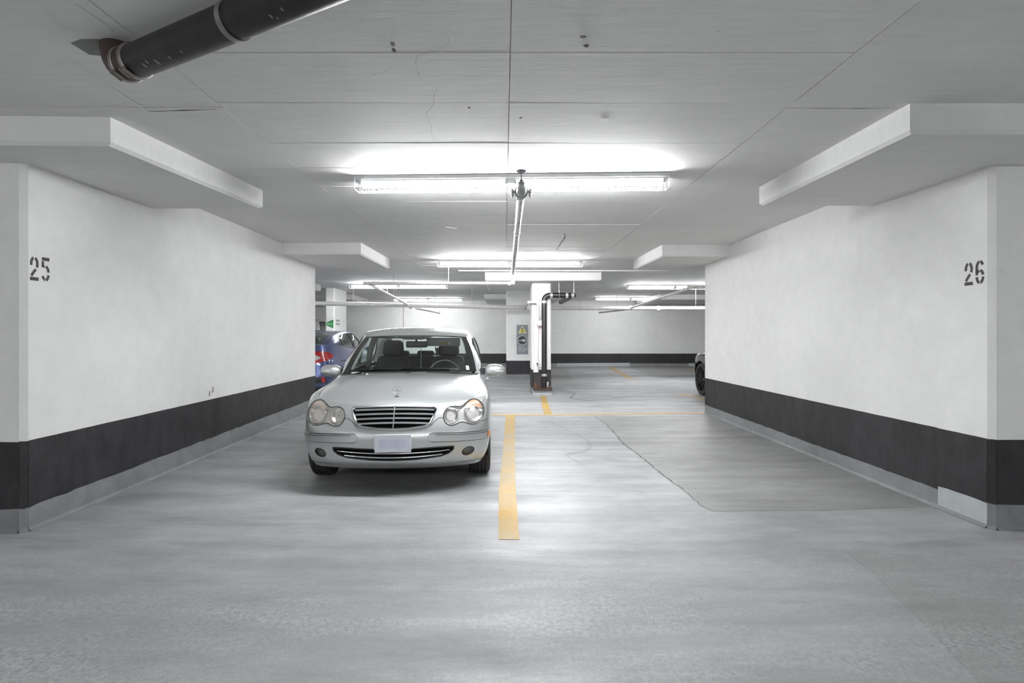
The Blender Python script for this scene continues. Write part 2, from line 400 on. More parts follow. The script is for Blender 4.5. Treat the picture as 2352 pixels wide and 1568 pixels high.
# far wall, side walls and the wall behind the camera
wf = struct(MB().box(XL, XR, YF, YF+.3, 0, ZC), 'wall_back', 'wall paint')
coating((XL, YF), (XR, YF), .54, .54, .125, .125, 'black band', wf, 'painted_band', .003, .004, 60, label='charcoal painted band')
coating((XL, YF), (XR, YF), .137, .137, .001, .001, 'grey base', wf, 'painted_base', .0018, 0, 20, 0, 'grey coated wall base')
for px0, px1 in ((1279, 1446), (1581, 1640)):
    a = (px0-CX)/F*YF; b = (px1-CX)/F*YF
    coating((a, YF), (b, YF), .13, .15, .001, .001, 'grey base light', wf, 'painted_base', .006, 0, 8, 0, 'pale recoated stretch of wall base')
MB().box(-4.275, -4.255, YF-.002, YF+.01, .5, ZC).build('wall_joint', 'grime', wf, 'thin vertical joint')
for nme, x0, x1, e in (('wall_side_left', XL-.3, XL, ((XL, YN), (XL, YF))), ('wall_side_right', XR, XR+.3, ((XR, YF), (XR, YN)))):
    o = struct(MB().box(x0, x1, YN, YF, 0, ZC), nme, 'wall paint')
    coating(e[0], e[1], .62, .62, .15, .15, 'black band', o, 'painted_band', .003, .004, 40, label='charcoal painted band')
    coating(e[0], e[1], .16, .16, .001, .001, 'grey base', o, 'painted_base', .0018, 0, 10, 0)
o = struct(MB().box(XL, XR, YN-.3, YN, 0, ZC), 'wall_front', 'wall paint')
coating((XR, YN), (XL, YN), .62, .62, .15, .15, 'black band', o, 'painted_band', .003, .004, 40, label='charcoal painted band')

# drop panels (thickened slab over the columns), chamfered lower edge
def drop(name, P, zb, label):
    n = len(P); c = .022
    a = sum(P[i][0]*P[(i+1) % n][1]-P[(i+1) % n][0]*P[i][1] for i in range(n))
    if a < 0: P = P[::-1]
    cx = sum(p[0] for p in P)/n; cy = sum(p[1] for p in P)/n
    inn = [(p[0]-c*(1 if p[0] > cx else -1), p[1]-c*(1 if p[1] > cy else -1)) for p in P]
    V = [(x, y, zb) for x, y in inn]+[(x, y, zb+c) for x, y in P]+[(x, y, ZC+.02) for x, y in P]
    Fc = [tuple(range(n))[::-1]]+[(i+k*n, (i+1) % n+k*n, (i+1) % n+(k+1)*n, i+(k+1)*n) for k in (0, 1) for i in range(n)]
    o = MB().add(V, Fc).build('trim_%d' % name, 'ceiling paint'); o['kind'] = 'structure'; o['label'] = label; return o
def ce(px, py): Y = F*(ZC-H)/(HY-py); return ((px-CX)/F*Y, Y)
A = ce(253.5, 268.6); B = ce(603.6, 437)
drop(1, [(-4.6, A[1]-.06), A, B, (-4.6, B[1])], 2.60, 'concrete drop panel over the near left column')
A = ce(2090, 237); B = ce(1744, 430)
drop(2, [A, (4.6, A[1]), (4.6, B[1]), B], 2.60, 'concrete drop panel over the near right column')
A = ce(829, 557); B = ce(895, 595)
drop(3, [(-4.6, A[1]), A, B, (-4.6, B[1])], 2.60, 'concrete drop panel at the far end of the left wall')
A = ce(1521, 562); B = ce(1455, 597)
drop(4, [A, (4.6, A[1]), (4.6, B[1]), B], 2.60, 'concrete drop panel at the far end of the right wall')
c0 = at(1114, 629, 12.25); c1 = at(1381, 629, 12.25)
drop(5, [(c0[0], 12.25), (c1[0], 12.25), (c1[0], 15.2), (c0[0], 15.2)], 2.575, 'concrete drop panel over the centre column')
drop(6, [(-8.2, 13.3), (-5.25, 13.3), (-5.25, 15.7), (-8.2, 15.7)], 2.60, 'concrete drop panel in the far left bay')
drop(7, [(-8.0, 19.6), (-5.4, 19.6), (-5.6, 22.6), (-8.0, 22.6)], 2.60, 'concrete drop panel near the far wall, left')
drop(8, [(-.7, 19.4), (2.0, 19.4), (2.0, 22.4), (-.7, 22.4)], 2.60, 'concrete drop panel near the far wall, centre')
drop(9, [(5.6, 19.6), (8.3, 19.6), (8.3, 22.4), (5.4, 22.4)], 2.60, 'concrete drop panel near the far wall, right')
# a long slim downstand across the ceiling before the centre column
o = MB().box(-1.0, 3.6, 12.0, 12.06, ZC-.025, ZC+.01).build('trim_10', 'ceiling paint'); o['kind'] = 'structure'; o['label'] = 'low ridge across the ceiling before the centre column'

# columns
def column(name, x0, x1, y0, y1, zt, zb, label, top=ZC):
    c = .03; P = [(x0+c, y0), (x1-c, y0), (x1, y0+c), (x1, y1-c), (x1-c, y1), (x0+c, y1), (x0, y1-c), (x0, y0+c)]
    o = MB().prism(P, 0, top).build(name, 'wall paint'); o['kind'] = 'structure'; o['label'] = label
    for i in (7, 0, 1, 2, 5, 6, 3, 4):
        a, b = P[i], P[(i+1) % 8]; k = max(1, int(math.dist(a, b)*8))
        coating(a, b, zt, zt, zb, zb, 'black band', o, 'painted_band', .003, .003, k, label='charcoal painted band')
        coating(a, b, zb+.01, zb+.01, .001, .001, 'grey base', o, 'painted_base', .0018, 0, k, 0, 'grey coated base')
    return o
cc = column('column', .64, 1.08, 12.65, 13.55, .56, .14, 'slim white centre column with rusted steel at its foot')
pier = column('column', .066, 1.3, 16.8, 17.9, .56, .14, 'wide white pier carrying the grey warning sign')
excol = column('column', -5.48, -5.20, 16.8, 18.1, .56, .14, 'white column carrying the green exit sign')

# ------------------------------------------------------------------ stencilled bay numbers
def arc(cx, cy, rx, ry, a0, a1, n=14): return [(cx+rx*math.cos(math.radians(a0+(a1-a0)*i/n)), cy+ry*math.sin(math.radians(a0+(a1-a0)*i/n))) for i in range(n+1)]
def stroke(P, w):
    P = [Vector(p) for p in P]; L = []; R = []
    for i in range(len(P)):
        t = (P[min(i+1, len(P)-1)]-P[max(i-1, 0)]).normalized(); n = Vector((-t.y, t.x))*w/2
        L.append(P[i]+n); R.append(P[i]-n)
    V = L+R; m = len(P)
    return [(v.x, v.y) for v in V], [(i, i+1, m+i+1, m+i) for i in range(m-1)]
W_ = .025
D2 = [arc(.037, .118, .026, .043, 195, 104), arc(.037, .118, .026, .043, 76, -34), [(.050, .080), (.034, .062), (.021, .045), (.0125, .030)], [(.0, .0105), (.074, .0105)]]
D5 = [[(.004, .163), (.070, .163)], [(.0125, .146), (.0125, .108), (.030, .108)], arc(.036, .060, .027, .050, 82, 10), arc(.036, .060, .027, .050, -14, -80), arc(.036, .060, .027, .050, -100, -155)]
D6 = [arc(.036, .120, .027, .044, 98, 180)+[(.009, .10), (.009, .066)], [(.014, .084), (.030, .099)], arc(.036, .120, .027, .044, 82, 25), arc(.036, .055, .027, .045, 80, 14), arc(.036, .055, .027, .045, -4, -80), arc(.036, .055, .027, .045, -100, -176)]
def digit(strokes, x, origin, ux, uz, nrm, parent, name, label):
    mb = MB()
    for st in strokes:
        V, Fc = stroke(st, W_*.82 if st[0][1] != st[-1][1] else W_)
        mb.add([Vector(origin)+Vector(ux)*(x+a)*SCX+Vector(uz)*b*1.0+Vector(nrm)*.0015 for a, b in V], Fc)
    return mb.build(name, 'stencil', parent, label, fix=False)
SCX = 1.0
dL = (Vector((L1[0], L1[1], 0))-Vector((L0[0], L0[1]+ch, 0))).normalized()
oL = Vector((L0[0], L0[1]+ch, 0))+dL*.012; nL = Vector((dL.y, -dL.x, 0))
zL = H+(765-643)/F*3.92
digit(D2, 0, (oL.x, oL.y, zL), dL, (0, 0, 1.0), nL, wl, 'stencil_digit', 'black stencilled number 2 of bay 25')
digit(D5, .098, (oL.x, oL.y, zL), dL, (0, 0, 1.0), nL, wl, 'stencil_digit', 'black stencilled number 5 of bay 25')
dR = (Vector((R1[0], R1[1], 0))-Vector((R0[0], R0[1]+ch, 0))).normalized()
oR = Vector((R0[0], R0[1]+ch, 0))+dR*.195; nR = Vector((-dR.y, dR.x, 0)); zR = H+(765-651)/F*3.97
digit(D2, 0, (oR.x, oR.y, zR), -dR, (0, 0, 1.0), nR, wr, 'stencil_digit', 'black stencilled number 2 of bay 26')
digit(D6, .098, (oR.x, oR.y, zR), -dR, (0, 0, 1.0), nR, wr, 'stencil_digit', 'black stencilled number 6 of bay 26')
# two scuffs low on the left wall
for px, y0, y1 in ((480, 897, 911), (488, 887, 903)):
    Y = 3.385*F/(CX-px)
    z0 = H-(y1-HY)/F*Y; z1 = H-(y0-HY)/F*Y; x = L0[0]+(L1[0]-L0[0])*(Y-3.88)/6+.002
    MB().add([(x, Y-.02, z0), (x, Y+.012, z0+.015), (x, Y+.02, z1), (x, Y-.005, z1-.01)], [(0, 1, 2, 3)]).build('scuff_mark', 'scuff', wl, 'dark rub mark', fix=False)

# ------------------------------------------------------------------ floor marks
def sheet(name, P, z, mat, parent, label=None, th=.0015):
    return MB().prism(P, z-th, z).build(name, mat, parent, label)
left = [(1145, 1239), (1145.5, 1135), (1149, 1090), (1154.4, 1043), (1158, 1000), (1162, 954)]
right = [(1182.5, 954), (1183, 1033), (1184, 1110), (1187, 1166), (1193, 1239)]
sheet('painted_line', [fl(*p) for p in left+right], .003, 'yellow paint', floor, 'yellow bay line between the two stalls')
sheet('painted_line', [fl(*p) for p in ((1241, 909), (1253, 909), (1260, 930), (1268.5, 951), (1250, 951), (1245, 930))], .003, 'yellow paint', floor, 'short yellow line at the foot of the centre column')
sheet('painted_line', [fl(*p) for p in ((1130, 953.5), (1250, 953.5), (1440, 952), (1618, 950), (1618, 946.3), (1440, 949), (1250, 950.8), (1130, 951))], .0022, 'yellow faded', floor, 'thin faded yellow line across the stall ends')
xl = fl(1130, 953.5)
sheet('painted_line', [(L1[0]+.2, xl[1]), (xl[0], xl[1]), (xl[0], fl(1130, 951)[1]), (L1[0]+.2, fl(1130, 951)[1])], .0022, 'yellow faded', floor, 'thin faded yellow line behind the silver car')
sheet('painted_line', [fl(*p) for p in ((1396, 843), (1406, 843), (1458, 871), (1444, 871))], .003, 'yellow paint', floor, 'yellow bay line in front of the far wall')
sheet('painted_line', [fl(*p) for p in ((1553, 904.5), (1570, 904.5), (1624, 915.5), (1624, 919.5))], .003, 'yellow faded', floor, 'yellow bay line beside the black car')
sheet('painted_line', [fl(*p) for p in ((1578, 845), (1588, 845), (1606, 850), (1598, 850))], .003, 'yellow paint', floor, 'short yellow line at far right')
# darker recoated area beside the right wall with a ragged joint along its left side
edge = [fl(*p) for p in ((1365, 956), (1393, 975), (1418, 1003), (1432, 1018), (1463, 1042), (1498, 1070), (1513, 1082), (1545, 1107), (1586, 1138), (1606, 1158), (1637, 1174))]
re = [fl(1637, 1174), fl(1900, 1172), fl(2145, 1164)]
sheet('floor_patch', edge+re[1:]+[(R1[0]+(R0[0]-R1[0])*.93-.01, fl(2145, 1164)[1]), (R1[0]-.01, R1[1]-.3), (R1[0]-.01, fl(1600, 954)[1])], .0016, 'floor patch', floor, 'darker recoated floor area beside the right wall')
mb = MB()
def crack(P, w0, name, label, parent=floor, z=.0028, mat='grime', jit=.012):
    L = []; R = []
    Q = []
    for a, b in zip(P[:-1], P[1:]):
        n = max(1, int(math.dist(a, b)/.06))
        for i in range(n):
            t = i/n; Q.append((a[0]+(b[0]-a[0])*t+random.uniform(-jit, jit), a[1]+(b[1]-a[1])*t+random.uniform(-jit, jit)))
    Q.append(P[-1])
    for i, q in enumerate(Q):
        a = Vector(Q[max(0, i-1)]); b = Vector(Q[min(len(Q)-1, i+1)]); t = (b-a).normalized() if (b-a).length > 0 else Vector((1, 0)); n = Vector((-t.y, t.x))
        w = w0*random.uniform(.35, 1.2)*(.3+.7*math.sin(PI*min(1, max(0, (i+.5)/len(Q)))))
        L.append((q[0]+n.x*w, q[1]+n.y*w, z)); R.append((q[0]-n.x*w, q[1]-n.y*w, z))
    m = len(Q)
    return MB().add(L+R, [(i, i+1, m+i+1, m+i) for i in range(m-1)]).build(name, mat, parent, label, fix=False)
sheet('floor_patch', [fl(*p) for p in ((1935, 1262), (1985, 1300), (2060, 1370), (2130, 1440), (2250, 1568), (2700, 1568), (2700, 1240), (2200, 1235))], .0014, 'floor worn', floor, 'slightly darker worn coating at lower right')
crack(edge, .011, 'floor_crack', 'ragged joint line with dirt')
crack([fl(*p) for p in ((1205, 962), (1265, 970), (1290, 982), (1345, 1008), (1356, 1025), (1345, 1036), (1300, 1043), (1318, 1056), (1338, 1068))], .02, 'floor_stain', 'meandering grey water stain', mat='floor patch')
crack([fl(*p) for p in ((1266, 892), (1300, 898), (1322, 905), (1310, 913), (1345, 920), (1400, 916), (1450, 910), (1520, 908))], .02, 'floor_crack', 'meandering dark crack behind the column')
crack([fl(*p) for p in ((1315, 930), (1345, 934), (1390, 930))], .015, 'floor_crack', 'short crack in the far bay')
sheet('floor_patch', [(fl(1446, 843)[0], YF-.01), (fl(1600, 843)[0], YF-.01), fl(1600, 868), fl(1515, 868)], .0016, 'floor patch', floor, 'darker recoated floor area by the far wall')
sheet('floor_patch', [(1.1, 16.4), (2.05, 16.4), (2.35, 20.), (2.1, YF-.01), (1.5, YF-.01)], .0016, 'floor patch', floor, 'grey floor patch right of the pier')
crack([fl(1265, 891.5), fl(1292, 892), fl(1300, 893)], .02, 'floor_stain', 'dark drip stain beside the column')
# ceiling blemishes
def blot(px, py, rx, ry, mat, label, name='ceiling_mark', n=11, z=ZC-.0026, par=ceil, th=.0012):
    c = ce(px, py); P = [(c[0]+rx*math.cos(2*PI*i/n)*random.uniform(.6, 1.2), c[1]+ry*math.sin(2*PI*i/n)*random.uniform(.6, 1.2)) for i in range(n)]
    return MB().prism(P, z-th, z+.004).build(name, mat, par, label)
blot(1030, 522, .042, .07, 'fixture white', 'bare white plaster chip'); blot(1043, 524, .035, .06, 'fixture white', 'bare white plaster chip')
blot(903, 100, .011, .022, 'scuff', 'broken spot in the concrete'); blot(905, 115, .010, .015, 'grime', 'small pit'); blot(1347, 105, .013, .012, 'grime', 'dark pit in the concrete'); blot(1340, 84, .014, .008, 'scuff', 'small scuff')
blot(1388, 274, .03, .035, 'ceiling paint', 'round filled hole', th=.004); blot(1196, 270, .009, .009, 'grime', 'small pit'); blot(1078, 247, .008, .006, 'grime', 'small pit')
def ccrack(pts, w, label='thin crack', mat='grime'): crack([ce(*p) for p in pts], w, 'ceiling_crack', label, ceil, ZC-.0028, mat, .0015 if 'joint' in label else .009)
ccrack([(1283, 534), (1298, 534), (1297, 545), (1285, 562), (1278, 575)], .012, 'hooked dark crack')
ccrack([(1140, 577), (1230, 576), (1290, 575), (1390, 575)], .02, 'crack across the ceiling before the second lamp')
ccrack([(1018, 60), (1030, 95), (1010, 112), (960, 125), (955, 155), (970, 180), (1000, 200), (998, 235), (980, 260), (992, 300), (996, 320)], .0013, 'hairline crack wandering along the panels', 'scuff')
ccrack([(700, 8), (790, 55), (900, 40)], .0008, 'fine curved scratch', 'scuff')
ccrack([(845, 176), (870, 168), (895, 160)], .0012, 'fine scratch', 'scuff')
ccrack([(150, 133), (240, 190), (338, 253)], .006, 'pale raised joint line', 'fixture white')
ccrack([(160, 0), (245, 58), (275, 85)], .004, 'pale raised joint line', 'fixture white')
ccrack([(342, 255), (420, 253), (497, 250)], .006, 'dark stepped joint')
ccrack([(1803, 247), (1900, 248), (2066, 248)], .004, 'dark stepped joint')
ccrack([(515, 252), (610, 325), (714, 402), (810, 470)], .003, 'pale joint line', 'fixture white')
ccrack([(1815, 250), (1720, 315), (1640, 375), (1525, 470)], .003, 'pale joint line', 'fixture white')

# ------------------------------------------------------------------ fluorescent lamps
def lamp_root(label, x0, Y, rz=0):
    r = thing('fluorescent_lamp', label, 'lamp', (x0, Y, ZC-.004), rz, 'ceiling strip lamps'); return r
Lf = 2.72
def make_lamp(label, x0, Y):
    r = lamp_root(label, x0, Y)
    hs = MB().add([(0, -.075, 0), (0, -.06, -.045), (0, .06, -.045), (0, .075, 0), (Lf, -.075, 0), (Lf, -.06, -.045), (Lf, .06, -.045), (Lf, .075, 0)],
                  [(0, 1, 2, 3), (7, 6, 5, 4), (0, 4, 5, 1), (1, 5, 6, 2), (2, 6, 7, 3), (3, 7, 4, 0)])
    hs.build('housing', 'fixture white', r)
    for k, xa in enumerate((.035, Lf/2+.035)):
        for yy in (-.032, .032):
            MB().tube([(xa+.012, yy, -.068), (xa+Lf/2-.082, yy, -.068)], .0165, 10).build('tube', 'tube light', r)
        for xe in (xa, xa+Lf/2-.085):
            V, Fc = rbox((xe+.0075, 0, -.062), (.018, .115, .036), .004, 2)
            MB().add(V, Fc).build('tube_holder', 'fixture white', r)
    g = MB(); zb = -.118
    for yy, zz in ((-.082, -.035), (.082, -.035), (-.07, zb), (.07, zb), (0, zb-.004)):
        g.tube([(0, yy, zz), (Lf, yy, zz)], .0016, 4)
    n = 48
    for i in range(n+1):
        x = Lf*i/n; g.tube([(x, -.082, -.028), (x, -.08, -.09), (x, -.06, zb-.006), (x, .06, zb-.006), (x, .08, -.09), (x, .082, -.028)], .0012, 3, False)
    for x in (0, Lf): g.tube([(x, -.08, 0), (x, -.075, zb), (x, .075, zb), (x, .08, 0)], .0025, 5)
    g.build('wire_guard', 'guard wire', r, 'thin wire cage under the tubes')
    return r
lamp1 = make_lamp('near strip lamp with wire guard behind the valve pipe', -1.30, 4.86)
lamp1.rotation_euler[2] = -.035
def retube(d, m):
    for c in d.children:
        if c.name.startswith('tube') and 'holder' not in c.name: c.material_slots[0].link = 'OBJECT'; c.material_slots[0].material = MATS[m]
LP = [(-1.25, 10.35, 0, 'second strip lamp straight behind the near one'),
      (-4.31, 15.35, 0, 'strip lamp at left above the silver car'),
      (3.50, 15.6, 0, 'strip lamp at right, cut off by the right wall end'),
      (-4.35, 21.6, 0, 'farthest strip lamp on the left, behind the big pipe'),
      (3.45, 20.9, 0, 'farthest strip lamp on the right, behind the big pipe')]
for x, y, rz, lb in LP:
    d = dup(lamp1); d.location = (x, y, ZC-.004); d.rotation_euler = (0, 0, rz); d['label'] = lb
    retube(d, 'tube light dim' if y > 18 else 'tube light lowered' if y > 14 else 'tube light mid')
# lamps of the neighbouring bays and of the aisle behind the camera (out of frame, the light in the photo shows them)
for x, y, lb in ((-9.2, 4.86, 'strip lamp in the bay beyond the left wall'), (6.4, 4.86, 'strip lamp in the bay beyond the right wall'), (-9.2, 10.4, 'strip lamp over the aisle beyond the left wall'),
              (6.2, 10.4, 'strip lamp over the aisle beyond the right wall'), (-1.3, -2.6, 'strip lamp over the aisle behind the viewer'), (-7.3, -2.6, 'aisle strip lamp behind the viewer at left'), (4.7, -2.6, 'aisle strip lamp behind the viewer at right')):
    d = dup(lamp1); d.location = (x, y, ZC-.004); d.rotation_euler = (0, 0, 0); d['label'] = lb
    if y < 0: retube(d, 'tube light aisle')

# ------------------------------------------------------------------ sprinkler pipes
def coupling(mb, p, d, r, l=.05):
    p = Vector(p); d = Vector(d).normalized()
    mb.tube([p-d*l/2, p-d*l*.35, p+d*l*.35, p+d*l/2], [r*1.0, r*1.28, r*1.28, r*1.0], 14)
    u = d.orthogonal().normalized()
    for s in (1, -1): mb.tube([p+u*s*r*1.3-d*l*.5, p+u*s*r*1.3+d*l*.5], r*.22, 6)
zp = 2.545
p0 = Vector((.139, 4.42, 2.545)); p1 = at(1178, 0, 10.45); p1 = Vector((p1[0], 10.45, zp))
q1 = Vector(at(1178, 652, 10.45))
pipe = thing('sprinkler_pipe', 'white sprinkler pipe with hand valve running away under the near lamp', 'pipe', (p0.x, p0.y, p0.z))
loc = lambda P, o: [Vector(p)-Vector(o) for p in P]
el = [p1+Vector((0, .05*math.sin(a), -.05*(1-math.cos(a)))) for a in np.linspace(0, PI/2, 6)]
MB().tube(loc([p0+Vector((0, .05, 0)), (p0+p1)/2, p1]+el[1:]+[Vector((p1.x, p1.y+.05, q1.z))], p0), .034, 18).build('pipe', 'pipe paint', pipe, smooth=True, angle=50)
mb = MB(); coupling(mb, (0, .3*0+.12, 0), (0, 1, 0), .036, .06); mb.build('coupling', 'pipe paint', pipe, smooth=True, angle=40)
mb = MB(); coupling(mb, p1-p0-Vector((0, .04, 0)), (0, 1, 0), .036, .06); mb.build('coupling', 'pipe paint', pipe, smooth=True, angle=40)
mb = MB(); coupling(mb, Vector((p1.x, p1.y+.05, p1.z-.1))-p0, (0, 0, 1), .034, .05); mb.build('coupling', 'pipe paint', pipe, smooth=True, angle=40)
# valve: rounded body facing the viewer, bolted ears, bonnet, stem and wheel
mb = MB(); mb.lathe([(0, -.062), (.018, -.060), (.032, -.05), (.040, -.03), (.043, 0), (.043, .05), (.038, .07)], axis='y', n=28)
mb.lathe([(.040, .0), (.036, .028), (.028, .045), (.026, .052), (.030, .056), (.030, .072), (.02, .076)], axis='z', n=24)
L = []; Rr = []
for i in range(60):
    t = i/59; p = p0.lerp(p1, .03+.93*t)-p0; o = .006*math.sin(t*17)+random.uniform(-.002, .002); wv = random.uniform(.0, .006)
    for lst, sgn in ((L, -1), (Rr, 1)):
        x = o+.004+sgn*wv; lst.append((p.x+x, p.y, p.z-math.sqrt(.0345**2-x*x)))
MB().add(L+Rr, [(i, i+1, 61+i, 60+i) for i in range(59)]).build('drip_stain', 'scuff', pipe, 'dark streak along the underside of the pipe', fix=False)
mb.build('valve_body', 'valve paint', pipe, 'grey valve body', smooth=True, angle=45)
mb = MB(); mb.lathe([(.052, .03), (.056, .035), (.056, .055), (.052, .06)], axis='y', n=28)
for sx in (-1, 1):
    V, Fc = rbox((sx*.066, .045, .004), (.034, .03, .022), .006, 2); mb.add(V, Fc)
    mb.tube([(sx*.072, .045, -.042), (sx*.072, .045, .028)], .006, 8); mb.tube([(sx*.072, .045, -.026), (sx*.072, .045, -.012)], .013, 6); mb.tube([(sx*.072, .045, .014), (sx*.072, .045, .024)], .013, 8)
mb.build('clamp', 'valve paint', pipe, 'bolted clamp with two ears', smooth=True, angle=35)
mb = MB(); mb.tube([(0, 0, .07), (0, 0, .160)], .006, 10); mb.tube([(0, 0, .074), (0, 0, .09)], .017, 8); mb.ring([(.036*math.cos(a), .036*math.sin(a), .160) for a in np.linspace(0, 2*PI, 29)[:-1]], .006, 8)
for a in (0, PI/2): mb.tube([(.036*math.cos(a), .036*math.sin(a), .160), (-.036*math.cos(a), -.036*math.sin(a), .160)], .005, 6)
mb.build('hand_wheel', 'dark valve', pipe, 'dark valve hand wheel on a stem', smooth=True, angle=40)
for t in (.30, .62, .93):
    mb = MB()
    p = p0.lerp(p1, t)-p0; mb.tube([p, (p.x, p.y, ZC-p0.z)], .004, 6); mb.ring([p+Vector((.037*math.cos(a), 0, .037*math.sin(a))) for a in np.linspace(0, 2*PI, 21)[:-1]], .0035, 6)
    mb.build('hanger', 'pipe paint', pipe)
def run(name, label, pts, r, mat='pipe paint', hang=(), coup=(), sprinkler=(), group=None, base=None, hmat='galvanised', cmat=None):
    base = Vector(base or pts[0]); R = thing(name, label, 'pipe', tuple(base), 0, group)
    MB().tube(loc(pts, base), r, 16).build('pipe', mat, R, smooth=True, angle=50)
    for t, d in coup:
        mb = MB(); coupling(mb, Vector(t)-base, d, r, r*1.7); mb.build('coupling', cmat or mat, R, smooth=True, angle=40)
    for h in hang:
        p = Vector(h)-base; d = (Vector(pts[-1])-Vector(pts[0])).normalized(); u = d.cross(Vector((0, 0, 1))).normalized(); v = Vector((0, 0, 1))
        mb = MB().tube([p+v*r, (p.x, p.y, ZC-base.z)], .006, 6); mb.ring([p+(u*math.cos(a)+v*math.sin(a))*(r+.003) for a in np.linspace(0, 2*PI, 19)[:-1]], .004, 5)
        mb.build('hanger', hmat, R)
    for sp in sprinkler:
        p = Vector(sp)-base
        mb = MB().lathe([(.012, 0), (.012, .03+r), (.016, .035+r), (.008, .045+r), (.006, .07+r), (.022, .075+r), (.022, .078+r), (0, .08+r)], tuple(p), 'z', 10); mb.build('sprinkler_head', 'bright steel', R)
    return R
tl = Vector(at(847, 651, 10.5)); tr = Vector(at(1174, 651, 10.5))
tee_l = Vector(at(943, 702.5, 15.4)); end_l = Vector(at(1010, 719, 19.5))
run('sprinkler_pipe', 'white cross pipe running left from the foot of the valve pipe', [tr, tl, tl-Vector((.10, 0, 0))], .031, hang=[tl.lerp(tr, .56)], coup=[(tr-Vector((.03, 0, 0)), (1, 0, 0)), (tl+Vector((.09, 0, 0)), (1, 0, 0))], cmat='pipe paint')
run('sprinkler_pipe', 'white branch pipe slanting back from the left end of the cross pipe', [tl+Vector((.0, .05, 0)), tee_l-Vector((0, .09, 0))], .03, hang=[tl.lerp(tee_l, .5)], coup=[(tl+Vector((0, .12, -.0)), (0, 1, 0)), (tee_l-Vector((0, .14, 0)), (0, 1, 0))], sprinkler=[tl.lerp(tee_l, .35)])
run('sprinkler_pipe', 'thin branch pipe with upright head beyond the big pipe, left', [tee_l+Vector((.12, .12, -.06)), end_l], .022, 'galvanised', hang=[tee_l.lerp(end_l, .8)], sprinkler=[end_l])
tr2 = Vector(at(1590, 659.5, 11.3)); tee_r = Vector(at(1448, 707, 16.2)); end_r = Vector(at(1376, 718, 19.0))
run('sprinkler_pipe', 'white cross pipe ending at the right wall end', [tr2-Vector((.1, 0, 0)), tr2+Vector((5, 0, 0))], .031, 'pipe paint worn', hang=[tr2+Vector((2.4, 0, 0))], coup=[(tr2+Vector((.12, 0, 0)), (1, 0, 0)), (tr2-Vector((.06, 0, 0)), (1, 0, 0))])
run('sprinkler_pipe', 'white branch pipe slanting back at right of the centre column', [tr2+Vector((0, .05, 0)), tee_r-Vector((0, .09, 0))], .03, hang=[], coup=[(tee_r-Vector((0, .14, 0)), (0, 1, 0))], sprinkler=[tr2.lerp(tee_r, .45)])
run('sprinkler_pipe', 'thin branch pipe with upright head beyond the big pipe, right', [tee_r+Vector((-.05, .12, -.04)), end_r], .022, 'galvanised', hang=[tee_r.lerp(end_r, .4)], sprinkler=[end_r])
mA = Vector(at(560, 693, 14.0)); mB = Vector(at(1208, 706, 15.9))
run('main_pipe', 'thick white main pipe crossing the left half under the far lamps', [mA, mB], .058, 'pipe paint', hang=[at(811, 698.5, 14.8), at(1084, 703, 15.6)], coup=[(tee_l, (1, .1, 0)), (at(1206, 706, 15.9), (1, 0, 0))], cmat='pipe paint worn')
mC = Vector(at(1262, 707.5, 16.1)); mD = Vector(at(1700, 707.5, 16.1))
run('main_pipe', 'thick white main pipe crossing the right half under the far lamps', [Vector((.9, 16.1, mC.z)), mD], .056, 'pipe paint', hang=[at(1332, 707, 16.1), at(1598, 707, 16.1)], coup=[(tee_r, (1, 0, 0)), (at(1512, 707.5, 16.1), (1, 0, 0))], cmat='pipe paint worn')
e0 = Vector(at(1204, 706, 15.9)); e1 = Vector(at(1214, 694, 12.54)); e2 = Vector(at(1235, 694, 12.54))
run('riser_pipe', 'white elbowed pipe rising along the left side of the centre column', [e0, e0.lerp(e1, .5), e1, e2-Vector((.03, 0, 0)), e2-Vector((.0, 0, .03)), Vector((e2.x, e2.y, 1.62))], .028, 'pipe paint worn', coup=[(e1, (1, 0, 0))])

# ------------------------------------------------------------------ black drain pipe on the centre column
yb = 12.52
bz0 = Vector((at(1250, 0, yb)[0], yb, .16)); zt = at(0, 678, yb)[2]; bt = Vector((bz0.x, yb, zt-.12)); xr = at(1318, 0, yb)[0]
bend = [Vector((bz0.x+.12*(1-math.cos(a)), yb, zt-.12+.12*math.sin(a))) for a in np.linspace(0, PI/2, 8)]
drain = thing('drain_pipe', 'black drain pipe standing against the centre column and bending right', 'pipe', tuple(bz0))
MB().tube(loc([bz0, (bz0+bt)/2]+bend+[Vector((xr, yb, zt))], bz0), .060, 20).build('pipe', 'black pipe', drain, smooth=True, angle=50)
Eb = Vector(at(1288, 694, 15.3)); V0 = Vector((xr-.02, yb, zt))
MB().tube(loc([V0-Vector((.06, 0, 0)), V0+Vector((.02, .03, 0)), V0+Vector((.03, .1, 0)), V0+Vector((0, .25, -.005)), V0.lerp(Eb, .5), Eb], bz0), .058, 18).build('pipe', 'black pipe', drain, 'rear leg of the black pipe running back under the slab', smooth=True, angle=60)
for p, d in ((Vector((bz0.x, yb, zt-.15)), (0, 0, 1)), (Vector((bz0.x+.16, yb, zt)), (1, 0, 0)), (Vector(at(1302, 678, yb)), (1, 0, 0)), (Vector(at(1315, 678, yb)), (1, 0, 0)), (Vector((bz0.x, yb, at(0, 861, yb)[2])), (0, 0, 1))):
    p = Vector((p.x, p.y, zt)) if d[0] else p
    mb = MB(); dd = Vector(d); mb.tube([p-bz0-dd*.028, p-bz0+dd*.028], .064, 20)
    for s in (-.017, .017): mb.tube([p-bz0+dd*(s-.006), p-bz0+dd*(s+.006)], .068, 20)
    V, Fc = rbox(p-bz0+Vector((0, -.068, 0)), (.03, .02, .03), .004, 2); mb.add(V, Fc)
    mb.build('clamp', 'bright steel', drain, 'steel band clamp', smooth=True, angle=30)
